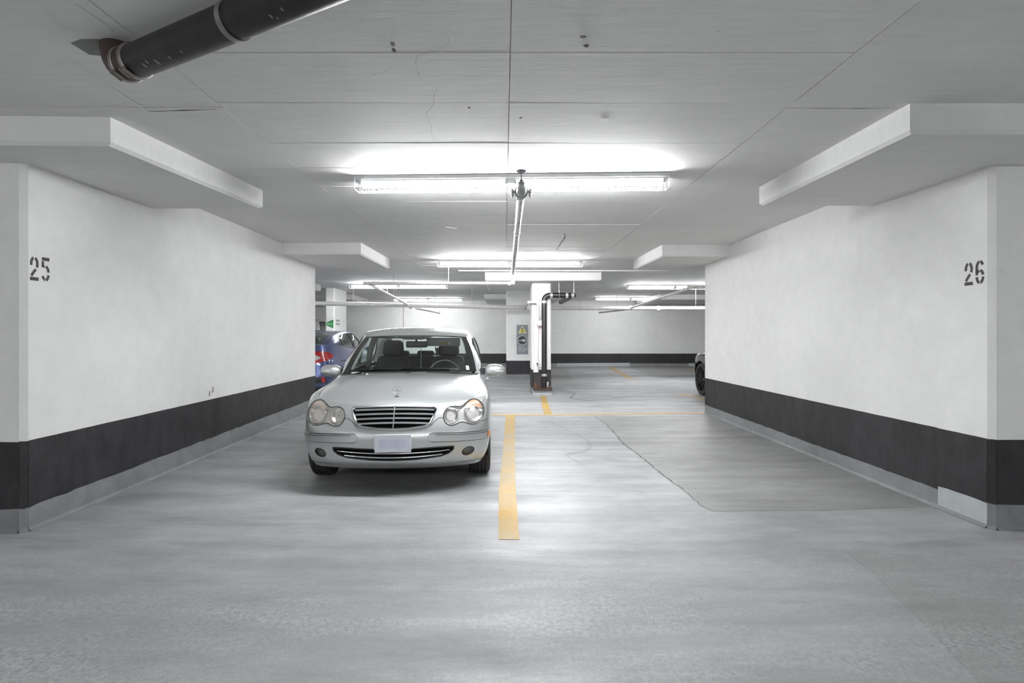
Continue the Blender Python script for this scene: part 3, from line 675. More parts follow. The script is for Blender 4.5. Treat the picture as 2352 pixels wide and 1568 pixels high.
for px in (1284, 1318):
    x = at(px, 0, yb)[0]; mb = MB().tube([Vector((x, yb, zt+.05))-bz0, Vector((x, yb, 2.6))-bz0], .006, 6); mb.tube([Vector((x, yb, zt+.06))-bz0, Vector((x, yb, zt+.11))-bz0], .012, 8)
    mb.ring([Vector((x, yb, zt))-bz0+Vector((0, .066*math.cos(a), .066*math.sin(a))) for a in np.linspace(0, 2*PI, 21)[:-1]], .006, 6)
    mb.build('hanger', 'galvanised', drain)
# plaster-white boxed riser beside it, junction box and wires
xw0 = at(1224.5, 0, 12.6)[0]; xw1 = at(1238, 0, 12.6)[0]
V = [];
casing = MB()
pc = [(xw0, 12.66), (xw0+.015, 12.60), (xw0+.05, 12.58), (xw1-.05, 12.58), (xw1-.01, 12.60), (xw1, 12.66)]
casing.prism(pc, .50, 2.02).build('column_casing', 'pipe paint', cc, 'bulging white painted casing')
jb = thing('junction_box', 'small white junction box with loose wires on the centre column', 'electrical box', at(1240.8, 742, 12.545))
V, Fc = rbox((.01, 0, 0), (.075, .055, .115), .006, 2); MB().add(V, Fc).build('box', 'fixture white', jb)
MB().box(-.06, -.028, -.03, .02, -.055, .04).build('bracket', 'galvanised', jb)
MB().tube([(0, 0, .057), (.0, -.01, .12), (.02, -.01, .150), (.045, .0, .155)], .004, 6).build('wire', 'black plastic', jb, 'looped black wire')
MB().tube([(-.03, 0, -.05), (-.02, -.01, -.10), (-.01, -.01, -.17), (.005, -.005, -.24)], .004, 6).build('wire', 'red wire', jb, 'hanging red wire')
tap = thing('drain_tap', 'small test tap low on the centre column beside the black pipe', 'tap', at(1234, 835, 12.54))
MB().tube([(0, 0, 0), (.11, 0, 0)], .011, 8).build('pipe', 'galvanised', tap); MB().lathe([(0, -.03), (.02, -.028), (.022, -.01), (.012, 0), (.012, .03)], axis='y', n=12).build('knob', 'iron', tap)
# rusted steel guard plate and ledge at the column foot
guard = MB(); xg0, xg1 = at(1226.5, 0, 12.6)[0], at(1265, 0, 12.6)[0]
zt_ = H-(853-HY)/F*12.6; zb_ = H-(891-HY)/F*12.6
pts = [(xg0, zb_), (xg1, zb_), (xg1, zt_-.02), (xg1-.04, zt_-.01)]
n = 12
top = [(xg0+(xg1-.13-xg0)*i/n, zt_+random.uniform(-.09, .0)*(1 if i % 2 else .2)) for i in range(n+1)][::-1]
pol = [(xg0, zb_), (xg1, zb_), (xg1, zt_+.02)]+top
V = [(x, 12.62, z) for x, z in pol]+[(x, 12.66, z) for x, z in pol]; m = len(pol)
guard.add(V, [tuple(range(m)), tuple(range(m, 2*m))[::-1]]+[(i, i+m, (i+1) % m+m, (i+1) % m) for i in range(m)])
guard.build('guard_plate', 'rusted steel', cc, 'torn and rusted steel plate')
MB().box(xg0-.02, xg1+.02, 12.46, 12.64, zb_-.045, zb_+.012).build('ledge', 'iron', cc, 'dark rusty steel ledge')
MB().prism([(xg0-.03, 12.50), (xg1+.02, 12.50), (xg1+.02, 12.66), (xg0-.03, 12.66)], 0, zb_-.045).build('plinth', 'grey base light', cc, 'pale grey concrete plinth')
MB().add([(xg1-.10, 12.61, zb_+.13), (xg1-.045, 12.61, zb_+.15), (xg1-.06, 12.61, zb_+.02), (xg1-.10, 12.61, zb_+.03)], [(0, 1, 2, 3)]).build('peeled_patch', 'paper', cc, 'peeled pale patch', fix=False)

# ------------------------------------------------------------------ signs
def flat(name, pts, o, mat, parent, y, label=None, th=.004):
    V = [(x, y, z) for x, z in pts]+[(x, y+th, z) for x, z in pts]; n = len(pts)
    return MB().add(V, [tuple(range(n)), tuple(range(n, 2*n))[::-1]]+[(i, i+n, (i+1) % n+n, (i+1) % n) for i in range(n)]).build(name, mat, parent, label)
def text(body, size, pos, mat, parent, name='lettering', label=None, sx=1, bold=0):
    cu = bpy.data.curves.new('t', 'FONT'); cu.body = body; cu.size = size; cu.extrude = .0008; cu.offset = bold; cu.resolution_u = 3
    o = bpy.data.objects.new('t', cu); COL.objects.link(o); bpy.context.view_layer.update()
    me = bpy.data.meshes.new_from_object(o.evaluated_get(bpy.context.evaluated_depsgraph_get())); bpy.data.objects.remove(o)
    for v in me.vertices: x, y, z = v.co; v.co = (pos[0]+x*sx, pos[1]-z, pos[2]+y)
    return link(me, name, mat, parent, label)
YS = 16.78; c = at(1199.7, 779.5, YS); sw, sh = .345, .895
sg = thing('warning_sign', 'tall grey warning sign with yellow triangle and round black pictogram', 'sign', (c[0], YS, c[2]))
flat('panel', [(-sw/2, -sh/2), (sw/2, -sh/2), (sw/2, sh/2), (-sw/2, sh/2)], 0, 'sign grey', sg, 0, th=.012)
flat('triangle', [(-.137, .19), (.137, .19), (0, .425)], 0, 'sign white', sg, -.002, 'pale outline of the triangle', .001)
flat('triangle', [(-.118, .203), (.118, .203), (0, .400)], 0, 'sign yellow', sg, -.004, 'yellow triangle with exclamation mark', .001)
flat('exclamation_mark', [(-.009, .268), (.009, .268), (.017, .36), (-.017, .36)], 0, 'sign dark', sg, -.006, None, .001)
flat('exclamation_mark', [(.018*math.cos(a), .236+.018*math.sin(a)) for a in np.linspace(0, 2*PI, 13)[:-1]], 0, 'sign dark', sg, -.006, None, .001)
cirx = lambda cx, cz, r, n=40: [(cx+r*math.cos(a), cz+r*math.sin(a)) for a in np.linspace(0, 2*PI, n+1)[:-1]]
flat('pictogram', cirx(0, -.022, .146), 0, 'sign white', sg, -.002, 'white ring', .001)
flat('pictogram', cirx(0, -.022, .133), 0, 'sign dark', sg, -.004, 'dark disc', .001)
flat('pictogram', [(-.108, -.018), (-.05, -.018), (-.01, -.012)]+[(.052+.047*math.cos(a), -.026+.039*math.sin(a)) for a in np.linspace(2.6, -2.6, 22)]+[(-.01, -.034), (-.06, -.041), (-.095, -.038), (-.108, -.03)], 0, 'sign white', sg, -.006, 'white pictogram', .001)
flat('pictogram', cirx(.055, -.024, .012, 10), 0, 'sign dark', sg, -.0075, 'dark dot of the pictogram', .0008)
for i, tx in enumerate(('Be alert', 'Please lock your', 'car and exit')): text(tx, .042, (-.115, -.005, -.235-.06*i), 'sign white', sg, label='white lettering', bold=.001)
YE = 16.78; A = at(748.5, 743.5, YE); Bx = at(765.7, 743.5, YE)[0]; hh = (753.6-733.7)/F*YE
es = thing('exit_sign', 'green tapered exit sign on the far left column', 'sign', (A[0], YE, A[2]))
wd = Bx-A[0]
flat('panel', [(0, -.035), (wd, -hh/2), (wd, hh/2), (0, .035)], 0, 'sign green', es, 0, 'green tapering panel', .008)
text('Exit', .085, (.018, -.003, -.027), 'sign green text', es, sx=.9, bold=.002, label='pale lettering')
# walking figure pictogram
x0 = wd-.045
flat('pictogram', cirx(x0, .028, .009, 12), 0, 'sign green text', es, -.003, 'pale running figure', .001)
mb = MB()
for P, wst in (([(x0, .018), (x0-.003, -.008)], .011), ([(x0-.003, -.006), (x0+.013, -.02), (x0+.018, -.036)], .008), ([(x0-.003, -.006), (x0-.012, -.022), (x0-.024, -.03)], .008), ([(x0, .014), (x0+.016, .004)], .006), ([(x0, .014), (x0-.016, .008), (x0-.02, -.004)], .006)):
    V, Fc = stroke(P, wst); mb.add([(a, -.004, b) for a, b in V], Fc)
mb.build('pictogram', 'sign green text', es, 'pale running figure', fix=False)
YN_ = (-5.195, 16.9)
nb = MB()
for z in (H-(736-HY)/F*17, H-(744-HY)/F*17):
    for k in range(3): nb.box(-5.1995, -5.196, 16.95+k*.14, 17.05+k*.14, z-.03, z+.03)
nb.build('small_markings', 'headliner', excol, 'two rows of small faded stencil marks')

# ------------------------------------------------------------------ big black pipe in the near left corner of the ceiling
f0 = Vector((-1.711, 2.56, 2.672)); f1 = Vector((-1.101, 2.235, 2.672)); dd = (f0-f1).normalized(); rb = .074
big = thing('drain_pipe', 'big black drain pipe under the ceiling at top left, with steel clamps', 'pipe', tuple(f1))
G_ = lambda p: Vector(p)-f1
e_ = f0+dd*.17
MB().tube([G_(f1-dd*3.2), G_(f1), G_(f0), G_(f0+dd*.055)], rb, 32).build('pipe', 'black pipe', big, 'black coated pipe', smooth=True, angle=50)
rr_ = .085
P = [f0+dd*.05, f0+dd*.085]+[e_-dd*.085+dd*(rr_*math.sin(a))*1.0+Vector((0, 0, rr_*(1-math.cos(a))))*1.6 for a in np.linspace(0, PI/2, 9)]
P.append(P[-1]+Vector((0, 0, .06)))
MB().tube([G_(p) for p in P], rb*1.0, 28).build('elbow', 'iron', big, 'rust brown cast elbow turning up into the slab', smooth=True, angle=60)
for t, wd_ in ((.012, .022), (.085, .026)):
    p = G_(f0+dd*(t)); mb = MB().tube([p-dd*wd_/2, p-dd*wd_*.35, p+dd*wd_*.35, p+dd*wd_/2], [rb+.003, rb+.008, rb+.008, rb+.003], 32)
    u = dd.cross(Vector((0, 0, 1))).normalized(); q = p+u*(-.5)*rb*1.05-Vector((0, 0, .87*rb*1.05))
    mb.tube([q-dd*.012-u*.028+Vector((0, 0, .008)), q-dd*.012+u*.02-Vector((0, 0, .012))], .008, 8); mb.tube([q+dd*.01-u*.028+Vector((0, 0, .008)), q+dd*.01+u*.02-Vector((0, 0, .012))], .008, 8)
    mb.build('clamp', 'steel band', big, 'steel band clamp', smooth=True, angle=40)
MB().tube([G_(f0+dd*.022), G_(f0+dd*.075)], rb+.005, 32).build('sleeve', 'iron', big, 'dark rubber sleeve between the clamps', smooth=True, angle=40)
p = G_(f1); u = dd.cross(Vector((0, 0, 1))).normalized(); v = Vector((0, 0, 1)); mb = MB(); V = []
for a in np.linspace(0, 2*PI, 37)[:-1]:
    d_ = u*math.cos(a)+v*math.sin(a); V += [p+d_*(rb+.001)-dd*.014, p+d_*(rb+.005)-dd*.014, p+d_*(rb+.005)+dd*.014, p+d_*(rb+.001)+dd*.014]
mb.add(V, [(i*4+k, ((i+1) % 36)*4+k, ((i+1) % 36)*4+(k+1) % 4, i*4+(k+1) % 4) for i in range(36) for k in range(4)])
mb.build('hanger_ring', 'steel band', big, 'flat steel hanger ring', smooth=True, angle=40)
MB().tube([p+v*(rb-.01), (p.x, p.y, ZC-f1.z+.002)], .007, 8).build('hanger_rod', 'iron', big)
for t, a_, r_ in ((-.12, -2.05, .008), (-.155, -2.2, .006), (-.21, -2.0, .009), (-.30, -1.95, .006), (-.39, -2.0, .005), (-.95, -2.0, .006), (-1.02, -2.1, .005), (-.97, -1.8, .004)):
    c_ = G_(f0+dd*t*1.0); P = []
    for k in range(7):
        an = 2*PI*k/7; rr2 = r_*random.uniform(.5, 1.3); aa = a_+rr2*math.sin(an)/rb*1.8; P.append(c_+dd*rr2*math.cos(an)+(u*math.cos(aa)+v*math.sin(aa))*(rb+.0012))
    MB().add(P, [tuple(range(7))]).build('paint_splash', 'scuff', big, 'pale splash on the black pipe', fix=False)
hp = [ce(*q) for q in ((163, 98), (185, 89), (225, 88), (300, 97), (345, 108), (330, 116), (262, 122), (240, 128), (205, 124))]
MB().prism(hp, ZC-.0035, ZC+.004).build('opening_shade', 'recess grey', ceil, 'grey plate painted with the shade of the opening around the elbow')  # flat plate in place of a hole; the recess shade is in its dark grey
# ------------------------------------------------------------------ cars
# local frame of a car: x to the right of someone facing its nose, y from the nose backwards, z up
def bspl(P, sub, m0=None, m1=None):
    """uniform cubic B-spline through control rows P[n][...]; end phantoms m0/m1 or reflected"""
    P = np.asarray(P, float)
    a = 2*P[0]-P[1] if m0 is None else m0; b = 2*P[-1]-P[-2] if m1 is None else m1
    Q = np.concatenate([a[None], P, b[None]]); out = []
    for i in range(len(P)-1):
        for j in range(sub):
            t = j/sub
            w = np.array([(1-t)**3, 3*t**3-6*t**2+4, -3*t**3+3*t**2+3*t+1, t**3])/6
            out.append(sum(w[k]*Q[i+k] for k in range(4)))
    out.append((Q[-3]+4*Q[-2]+Q[-1])/6)
    return np.array(out)
mirx = np.array([-1, 1, 1.])
PLAN = [(0, 0), (.2, .008), (.4, .035), (.56, .085), (.70, .150), (.812, .255), (.860, .41), (.878, .63), (.880, .95), (.879, 1.30), (.880, 1.8), (.878, 2.4), (.874, 3.0), (.860, 3.5), (.84, 3.9), (.79, 4.2), (.70, 4.38), (.50, 4.47), (.25, 4.515), (0, 4.526)]
TOP = [(0, .165, .770), (.19, .17, .769), (.38, .195, .764), (.52, .245, .772), (.63, .305, .786), (.715, .375, .803), (.752, .49, .825), (.762, .66, .853), (.760, .93, .892), (.760, 1.17, .928), (.788, 1.62, .962), (.80, 2.3, .975), (.80, 2.95, .985), (.79, 3.45, .992), (.755, 3.85, .995), (.70, 4.10, .99), (.61, 4.25, .982), (.42, 4.34, .975), (.20, 4.38, .972), (0, 4.39, .970)]
SIDE = dict(z=[.20, .27, .38, .48, .60, .735, .85], d=[.075, .03, .010, .0, .0, .008, .030])
FRONT = dict(z=[.205, .26, .36, .46, .53, .60, .69], d=[.13, .05, .022, .004, .012, .050, .105])
REAR = dict(z=[.21, .28, .38, .48, .60, .72, .86], d=[.06, .015, .0, .0, .03, .05, .07])
def make_skin(plan=PLAN, top=TOP, side=SIDE, front=FRONT, rear=REAR, sub=12, subv=7):
    n = len(plan); C = np.zeros((n, 8, 3))
    for i, (x, y) in enumerate(plan):
        a = np.array(plan[max(0, i-1)]); b = np.array(plan[min(n-1, i+1)])
        if i == 0: t = np.array([1., 0])
        elif i == n-1: t = np.array([-1., 0])
        else: t = (b-a)/np.linalg.norm(b-a)
        nx, ny = t[1], -t[0]                      # outward normal
        wf = max(0, -ny)**1.3; wr = max(0, ny)**1.3
        for k in range(7):
            e = front if wf > wr else rear; w = max(wf, wr)
            z = side['z'][k]*(1-w)+e['z'][k]*w; d = side['d'][k]*(1-w)+e['d'][k]*w
            C[i, k] = (x-nx*d, y-ny*d, z)
        C[i, 7] = top[i]
    C[0, :, 0] = 0; C[-1, :, 0] = 0
    U = np.stack([bspl(C[:, k], sub, C[1, k]*mirx, C[-2, k]*mirx) for k in range(8)], 1)     # [u][8][3]
    G = np.stack([bspl(U[i], subv) for i in range(len(U))], 0)
    return G
def mirror_grid(G): return np.concatenate([G[::-1]*mirx, G[1:]], 0)
class Surf:
    """editable quad surface with projection"""
    def __init__(s, G, flip=False):
        m, k = G.shape[:2]; s.V = [Vector(v) for v in G.reshape(-1, 3)]
        s.F = [(i*k+j, (i+1)*k+j, (i+1)*k+j+1, i*k+j+1) for i in range(m-1) for j in range(k-1)]
        if flip: s.F = [f[::-1] for f in s.F]
        s.bvh = BVHTree.FromPolygons(s.V, s.F); s.G = G
    def front(s, x, z):
        h = s.bvh.ray_cast(Vector((x, -2, z)), Vector((0, 1, 0)))
        if h[0] is None:
            for dx in (.01, .02, .04, .07, .1):
                h = s.bvh.ray_cast(Vector((x-math.copysign(dx, x), -2, z)), Vector((0, 1, 0)))
                if h[0] is not None: break
        return h[0] if h[0] is not None else s.bvh.find_nearest(Vector((x, .3, z)))[0]
    def back(s, x, z):
        h = s.bvh.ray_cast(Vector((x, 9, z)), Vector((0, -1, 0))); return h[0] if h[0] is not None else s.bvh.find_nearest(Vector((x, 4.4, z)))[0]
    def side(s, y, z, sg):
        h = s.bvh.ray_cast(Vector((sg*3, y, z)), Vector((-sg, 0, 0))); return h[0] if h[0] is not None else Vector((sg*.8, y, z))
    def cut(s, poly, plane, sel, keep=False):
        """remove faces whose centre lies in the 2-D outline (plane 'xz' seen from the front/back or 'yz' from a side)"""
        ia, ib = (0, 2) if plane == 'xz' else (1, 2)
        P = [Vector(p) for p in poly]; n = len(P)
        def inside(a, b):
            c = False
            for i in range(n):
                p, q = P[i], P[i-1]
                if (p.y > b) != (q.y > b) and a < (q.x-p.x)*(b-p.y)/(q.y-p.y)+p.x: c = not c
            return c
        x0 = min(p.x for p in P)-.05; x1 = max(p.x for p in P)+.05; y0 = min(p.y for p in P)-.05; y1 = max(p.y for p in P)+.05
        rem = []; kp = []
        for f in s.F:
            c = sum((s.V[i] for i in f), Vector())/len(f)
            if x0 < c[ia] < x1 and y0 < c[ib] < y1 and sel(c) and inside(c[ia], c[ib]): rem.append(f)
            else: kp.append(f)
        rv = {i for f in rem for i in f}; kv = {i for f in kp for i in f}
        for i in rv & kv:
            v = s.V[i]; q = Vector((v[ia], v[ib])); best = None
            for j in range(n):
                a, b = P[j], P[(j+1) % n]; d = b-a; t = max(0, min(1, (q-a).dot(d)/max(d.length_squared, 1e-12))); r = a+d*t
                if best is None or (r-q).length < best[0]: best = ((r-q).length, r)
            r = best[1]
            if best[0] < .05:
                if plane == 'xz': h = s.front(r.x, r.y) if v.y < 2.2 else s.back(r.x, r.y)
                else: h = s.side(r.x, r.y, 1 if v.x > 0 else -1)
                if (h-v).length < .12: s.V[i] = h
        s.F = kp
        return rem
    def build(s, name, mat, parent, **k):
        used = sorted({i for f in s.F for i in f}); mp = {a: b for b, a in enumerate(used)}
        return MB().add([s.V[i] for i in used], [tuple(mp[i] for i in f) for f in s.F]).build(name, mat, parent, smooth=True, angle=50, **k)
def faces_obj(V, Fc, name, mat, parent, **k):
    used = sorted({i for f in Fc for i in f}); mp = {a: b for b, a in enumerate(used)}
    return MB().add([V[i] for i in used], [tuple(mp[i] for i in f) for f in Fc]).build(name, mat, parent, smooth=True, **k)
def coons(c0, c1, d0, d1, bumpf=None):
    """c0,c1: bottom/top curves (len m); d0,d1: left/right curves (len k)"""
    c0, c1, d0, d1 = map(np.asarray, (c0, c1, d0, d1)); m, k = len(c0), len(d0); G = np.zeros((m, k, 3))
    for i in range(m):
        u = i/(m-1)
        for j in range(k):
            v = j/(k-1)
            G[i, j] = (1-v)*c0[i]+v*c1[i]+(1-u)*d0[j]+u*d1[j]-((1-u)*(1-v)*c0[0]+u*(1-v)*c0[-1]+(1-u)*v*c1[0]+u*v*c1[-1])
            if bumpf: G[i, j] += np.array(bumpf(u, v))
    return G
def resample(P, n):
    P = np.asarray(P, float); d = np.r_[0, np.cumsum(np.linalg.norm(np.diff(P, axis=0), axis=1))]; t = np.linspace(0, d[-1], n)
    return np.stack([np.interp(t, d, P[:, k]) for k in range(3)], 1)
def curve(pts, n, sub=12): return resample(bspl(pts, sub), n)
def ribbon(name, P, N, w, th, mat, parent, **k):
    """thin band along P; N = outward normals; w = width vectors or width across"""
    V = []; m = len(P)
    for i in range(m):
        p = Vector(P[i]); t = (Vector(P[min(i+1, m-1)])-Vector(P[max(i-1, 0)])).normalized(); nn = Vector(N[i]).normalized()
        ww = w[i] if isinstance(w, (list, np.ndarray)) else w
        s = t.cross(nn).normalized()*ww/2
        V += [p+s-nn*th, p+s*.92+nn*th, p-s*.92+nn*th, p-s-nn*th]
    Fc = [(i*4+a, i*4+a+1, i*4+a+5, i*4+a+4) for i in range(m-1) for a in range(3)]+[(0, 3, 2, 1), ((m-1)*4, (m-1)*4+1, (m-1)*4+2, (m-1)*4+3)]
    return MB().add(V, Fc).build(name, mat, parent, smooth=True, angle=40, **k)
def patch(out, surf, off, rings=8, proj=None, curl=None, pw=1.0):
    """fill a star-shaped (x,z) outline with rings projected on the skin; off(r) = shift along -y at ring r (1 rim .. 0 centre)"""
    P = [Vector(p) for p in out]; c = sum(P, Vector((0, 0)))/len(P); n = len(P); V = []
    for i in range(rings):
        r = 1-(i/rings)**pw
        for p in P:
            q = c+(p-c)*r; h = (proj or surf.front)(q.x, q.y); V.append(Vector((q.x, h.y-off(r), q.y)))
    h = (proj or surf.front)(c.x, c.y); V.append(Vector((c.x, h.y-off(0), c.y)))
    Fc = [(i*n+k, i*n+(k+1) % n, (i+1)*n+(k+1) % n, (i+1)*n+k) for i in range(rings-1) for k in range(n)]+[((rings-1)*n+k, (rings-1)*n+(k+1) % n, rings*n) for k in range(n)]
    return V, Fc
def rim_line(out, surf, r, off, name, mat, parent, n=8, **k):
    P = [surf.front(x, z)+Vector((0, -off, 0)) for x, z in out]
    return MB().ring(P, r, n).build(name, mat, parent, smooth=True, **k)
def wheel(parent, c, R, wd, sg, rimmat='alloy', spokes=7, tread=True, rr=None):
    """tyre with tread grooves, rim with spokes; sg = outer side direction along x"""
    rr = rr or R*.66; x = wd/2
    rimo = MB(); rimo.lathe([(rr*.98, -x*.85), (rr*.93, -x*.8), (rr*.9, 0), (rr*.93, x*.72), (rr*1.0, x*.86), (rr*.97, x*.80), (rr*.86, x*.55)], c, 'x', 36)
    for i in range(spokes):
        a = 2*PI*i/spokes
        for da in (-.10, .10):
            d = Vector((0, math.cos(a), math.sin(a))); d2 = Vector((0, math.cos(a+da), math.sin(a+da)))
            P = [Vector(c)+Vector((sg*x*.55, 0, 0))+d*.035, Vector(c)+Vector((sg*x*.62, 0, 0))+d2*rr*.5, Vector(c)+Vector((sg*x*.74, 0, 0))+d2*rr*.93]
            rimo.tube(P, [.017, .014, .013], 6)
    rimo.lathe([(0, x*.60*sg), (.04, x*.60*sg), (.055, x*.5*sg), (.06, x*.3*sg)], c, 'x', 16)
    rimo.lathe([(rr*.55, -x*.1), (rr*.60, 0), (rr*.55, x*.1)], c, 'x', 20)
    w_ = rimo.build('wheel', rimmat, parent, smooth=True, angle=35)
    pr = [(rr*.97, -x*.86), (R*.78, -x*.99), (R*.90, -x), (R*.975, -x*.86), (R*.992, -x*.74)]
    gr = [-.50, -.17, .17, .50]
    for g in gr: pr += [(R*1.0, x*(g-.06)), (R*.972, x*(g-.05)), (R*.972, x*(g+.05)), (R*1.0, x*(g+.06))]
    pr += [(R*.992, x*.74), (R*.975, x*.86), (R*.90, x), (R*.78, x*.99), (rr*.97, x*.86)]
    t_ = MB().lathe(pr, c, 'x', 56, closed=True)
    t_.build('tyre', 'rubber', w_, smooth=True, angle=30)
    return w_
def arch_poly(yc, zc, R, n=40): return [(yc+R*math.cos(a), zc+R*math.sin(a)) for a in np.linspace(-.35, PI+.35, n)]+[(yc-R*1.05, -.2), (yc+R*1.05, -.2)]
def wheel_well(root, yc, zc, R, x0, x1):
    for sg in (-1, 1):
        mb = MB(); V = []; A = np.linspace(-.2, PI+.2, 22)
        for x in (x0, x1): V += [(sg*x, yc+(R+.004)*math.cos(a), zc+(R+.004)*math.sin(a)) for a in A]
        n = len(A); mb.add(V, [(i, i+1, n+i+1, n+i) for i in range(n-1)]); mb.add([(sg*x0, yc+(R+.004)*math.cos(a), zc+(R+.004)*math.sin(a)) for a in A], [tuple(range(n))])
        mb.build('wheel_housing', 'dark void', root)
def greenhouse(root, surf, g, paint, glassmat='car glass'):
    """g: dict of curves. Builds roof, pillars, windscreen, rear screen, side glass."""
    NS, NV = 41, 25
    ye, ze, xe = g['cowl_e']; ym, zm = g['cowl_m']
    cow = np.array([(xe*s, ym+(ye-ym)*abs(s)**2.2, zm+(ze-zm)*abs(s)**2) for s in np.linspace(-1, 1, NS)])
    yh, zh, xh = g['head_e']; yhm, zhm = g['head_m']
    hd = np.array([(xh*s, yhm+(yh-yhm)*abs(s)**2.2, zhm+(zh-zhm)*abs(s)**2.4) for s in np.linspace(-1, 1, NS)])
    def side_line(a, b, bow, n):
        a, b = np.array(a), np.array(b); return np.array([a+(b-a)*t+np.array(bow)*math.sin(PI*t) for t in np.linspace(0, 1, n)])
    R = side_line((xe, ye, ze), (xh, yh, zh), (.012, 0, .014), NV); L = R*mirx
    W = coons(cow, hd, L, R, lambda u, v: (0, -.03*math.sin(PI*u)*math.sin(PI*v), .02*math.sin(PI*u)*math.sin(PI*v)))
    def sub_part(Wd, name, m, a0, a1, b0, b1, off=0, **k):
        return MB().grid(Wd[a0:a1+1, b0:b1+1]+np.array([0, -off*.6, off*.8])).build(name, m, root, smooth=True, **k)
    sub_part(W, 'windshield', glassmat, 2, NS-3, 1, NV-2)
    tr = MB()
    Wt = W+np.array([0, -.002, .003])
    for a0, a1, b0, b1 in ((0, 2, 0, NV-1), (NS-3, NS-1, 0, NV-1), (2, NS-3, 0, 1), (2, NS-3, NV-2, NV-1)): tr.grid(Wt[a0:a1+1, b0:b1+1])
    tr.build('windshield_seal', 'gloss black', root, smooth=True)
    rail = curve(g['rail'], NV); rail[0] = (xh, yh, zh)
    yr, zr, xr_ = g['rear_e']; yrm, zrm = g['rear_m']; rail[-1] = (xr_, yr, zr)
    rc = np.array([(xr_*s, yrm+(yr-yrm)*abs(s)**2.2, zrm+(zr-zrm)*abs(s)**2.4) for s in np.linspace(-1, 1, NS)])
    RF = coons(hd, rc, rail*mirx, rail, lambda u, v: (0, 0, g.get('roof_bump', .03)*math.sin(PI*v)**.7*(1-abs(2*u-1)**3.2)))
    yb, zb, xb = g['deck_e']; ybm, zbm = g['deck_m']
    dk = np.array([(xb*s, ybm+(yb-ybm)*abs(s)**2.2, zbm+(zb-zbm)*abs(s)**2) for s in np.linspace(-1, 1, NS)])
    RR = side_line((xr_, yr, zr), (xb, yb, zb), (.015, .02, .03), NV)
    RG = coons(rc, dk, RR*mirx, RR, lambda u, v: (0, .03*math.sin(PI*u)*math.sin(PI*v), .02*math.sin(PI*u)*math.sin(PI*v)))
    sub_part(RG, 'rear_window', glassmat, 3, NS-4, 2, NV-2)
    # side wall of the cabin, ruled from the upper outline to the belt
    up = np.concatenate([R, rail[1:], RR[1:]]); m = 2*60+1; up = resample(up, m)
    bel = resample(bspl(g['belt'], 12), m)
    K = 22; SG = np.zeros((m, K, 3))
    for j in range(K):
        t = j/(K-1); bow = .045*math.sin(PI*t**.8)
        SG[:, j] = up*(1-t)+bel*t; SG[:, j, 0] += bow*np.minimum(1, np.minimum(np.arange(m), np.arange(m)[::-1])/12)
    Ss = Surf(SG); glassF = []; Vg = list(Ss.V)
    for poly in g['windows']:
        rem = Ss.cut([(y, z) for y, z in poly], 'yz', lambda c: True); glassF.append(rem)
    roof = MB()
    for sg in (1, -1):
        used = sorted({i for f in Ss.F for i in f}); mp = {a: b for b, a in enumerate(used)}
        roof.add([(Ss.V[i].x*sg, Ss.V[i].y, Ss.V[i].z) for i in used], [tuple(mp[i] for i in f) for f in Ss.F])
    roof.grid(RF)
    for a0, a1, b0, b1 in ((0, 3, 0, NV-1), (NS-4, NS-1, 0, NV-1), (3, NS-4, 0, 2), (3, NS-4, NV-2, NV-1)): roof.grid(RG[a0:a1+1, b0:b1+1])
    roof.build('roof', paint, root, smooth=True, angle=40)
    for sg in (1, -1):
        for rem, poly in zip(glassF, g['windows']):
            used = sorted({i for f in rem for i in f}); mp = {a: b for b, a in enumerate(used)}
            if not used: continue
            o = MB().add([(Ss.V[i].x*sg-.004*sg, Ss.V[i].y, Ss.V[i].z) for i in used], [tuple(mp[i] for i in f) for f in rem]).build('side_window', glassmat if glassmat != 'car glass' else 'car glass', root, smooth=True)
            P = []
            q = [Vector(p) for p in poly]
            for a, b in zip(q, q[1:]+q[:1]):
                nn = max(1, int((b-a).length/.06))
                for i in range(nn):
                    r = a+(b-a)*i/nn; h = Ss.side(r.x, r.y, 1)
                    if h is not None: P.append(Vector(((h.x+.001)*sg, r.x, r.y)))
            MB().ring(P, .011, 6).build('window_seal', 'black plastic', o)
    # headliner under the roof
    MB().grid(RF[3:-3, 1:-1]-np.array([0, 0, .035])).build('headliner', 'headliner', root, smooth=True)
    return dict(W=W, RG=RG, cow=cow, hd=hd, RF=RF, side=Ss, dk=dk)
def scale_pts(g, f):
    return {k: ([[f(*p) for p in poly] for poly in v] if k == 'windows' else v) for k, v in g.items()}
GH = dict(cowl_e=(1.40, .965, .735), cowl_m=(1.17, .985), head_e=(2.03, 1.352, .612), head_m=(1.90, 1.372),
          rail=[(.612, 2.03, 1.352), (.634, 2.13, 1.400), (.640, 2.35, 1.432), (.632, 2.75, 1.438), (.612, 3.1, 1.412), (.575, 3.45, 1.36)],
          rear_e=(3.45, 1.36, .575), rear_m=(3.52, 1.392), deck_e=(3.97, 1.01, .70), deck_m=(4.06, 1.005), roof_bump=.024,
          belt=[(.775, 1.44, .950), (.795, 1.85, .972), (.802, 2.3, .976), (.802, 2.95, .986), (.792, 3.45, .992), (.760, 3.80, .995), (.72, 3.98, .995)],
          windows=[[(1.66, .99), (2.14, 1.325), (2.40, 1.372), (2.52, 1.375), (2.50, .99)], [(2.60, .995), (2.62, 1.375), (2.9, 1.365), (3.2, 1.32), (3.50, 1.12), (3.46, 1.01)]])
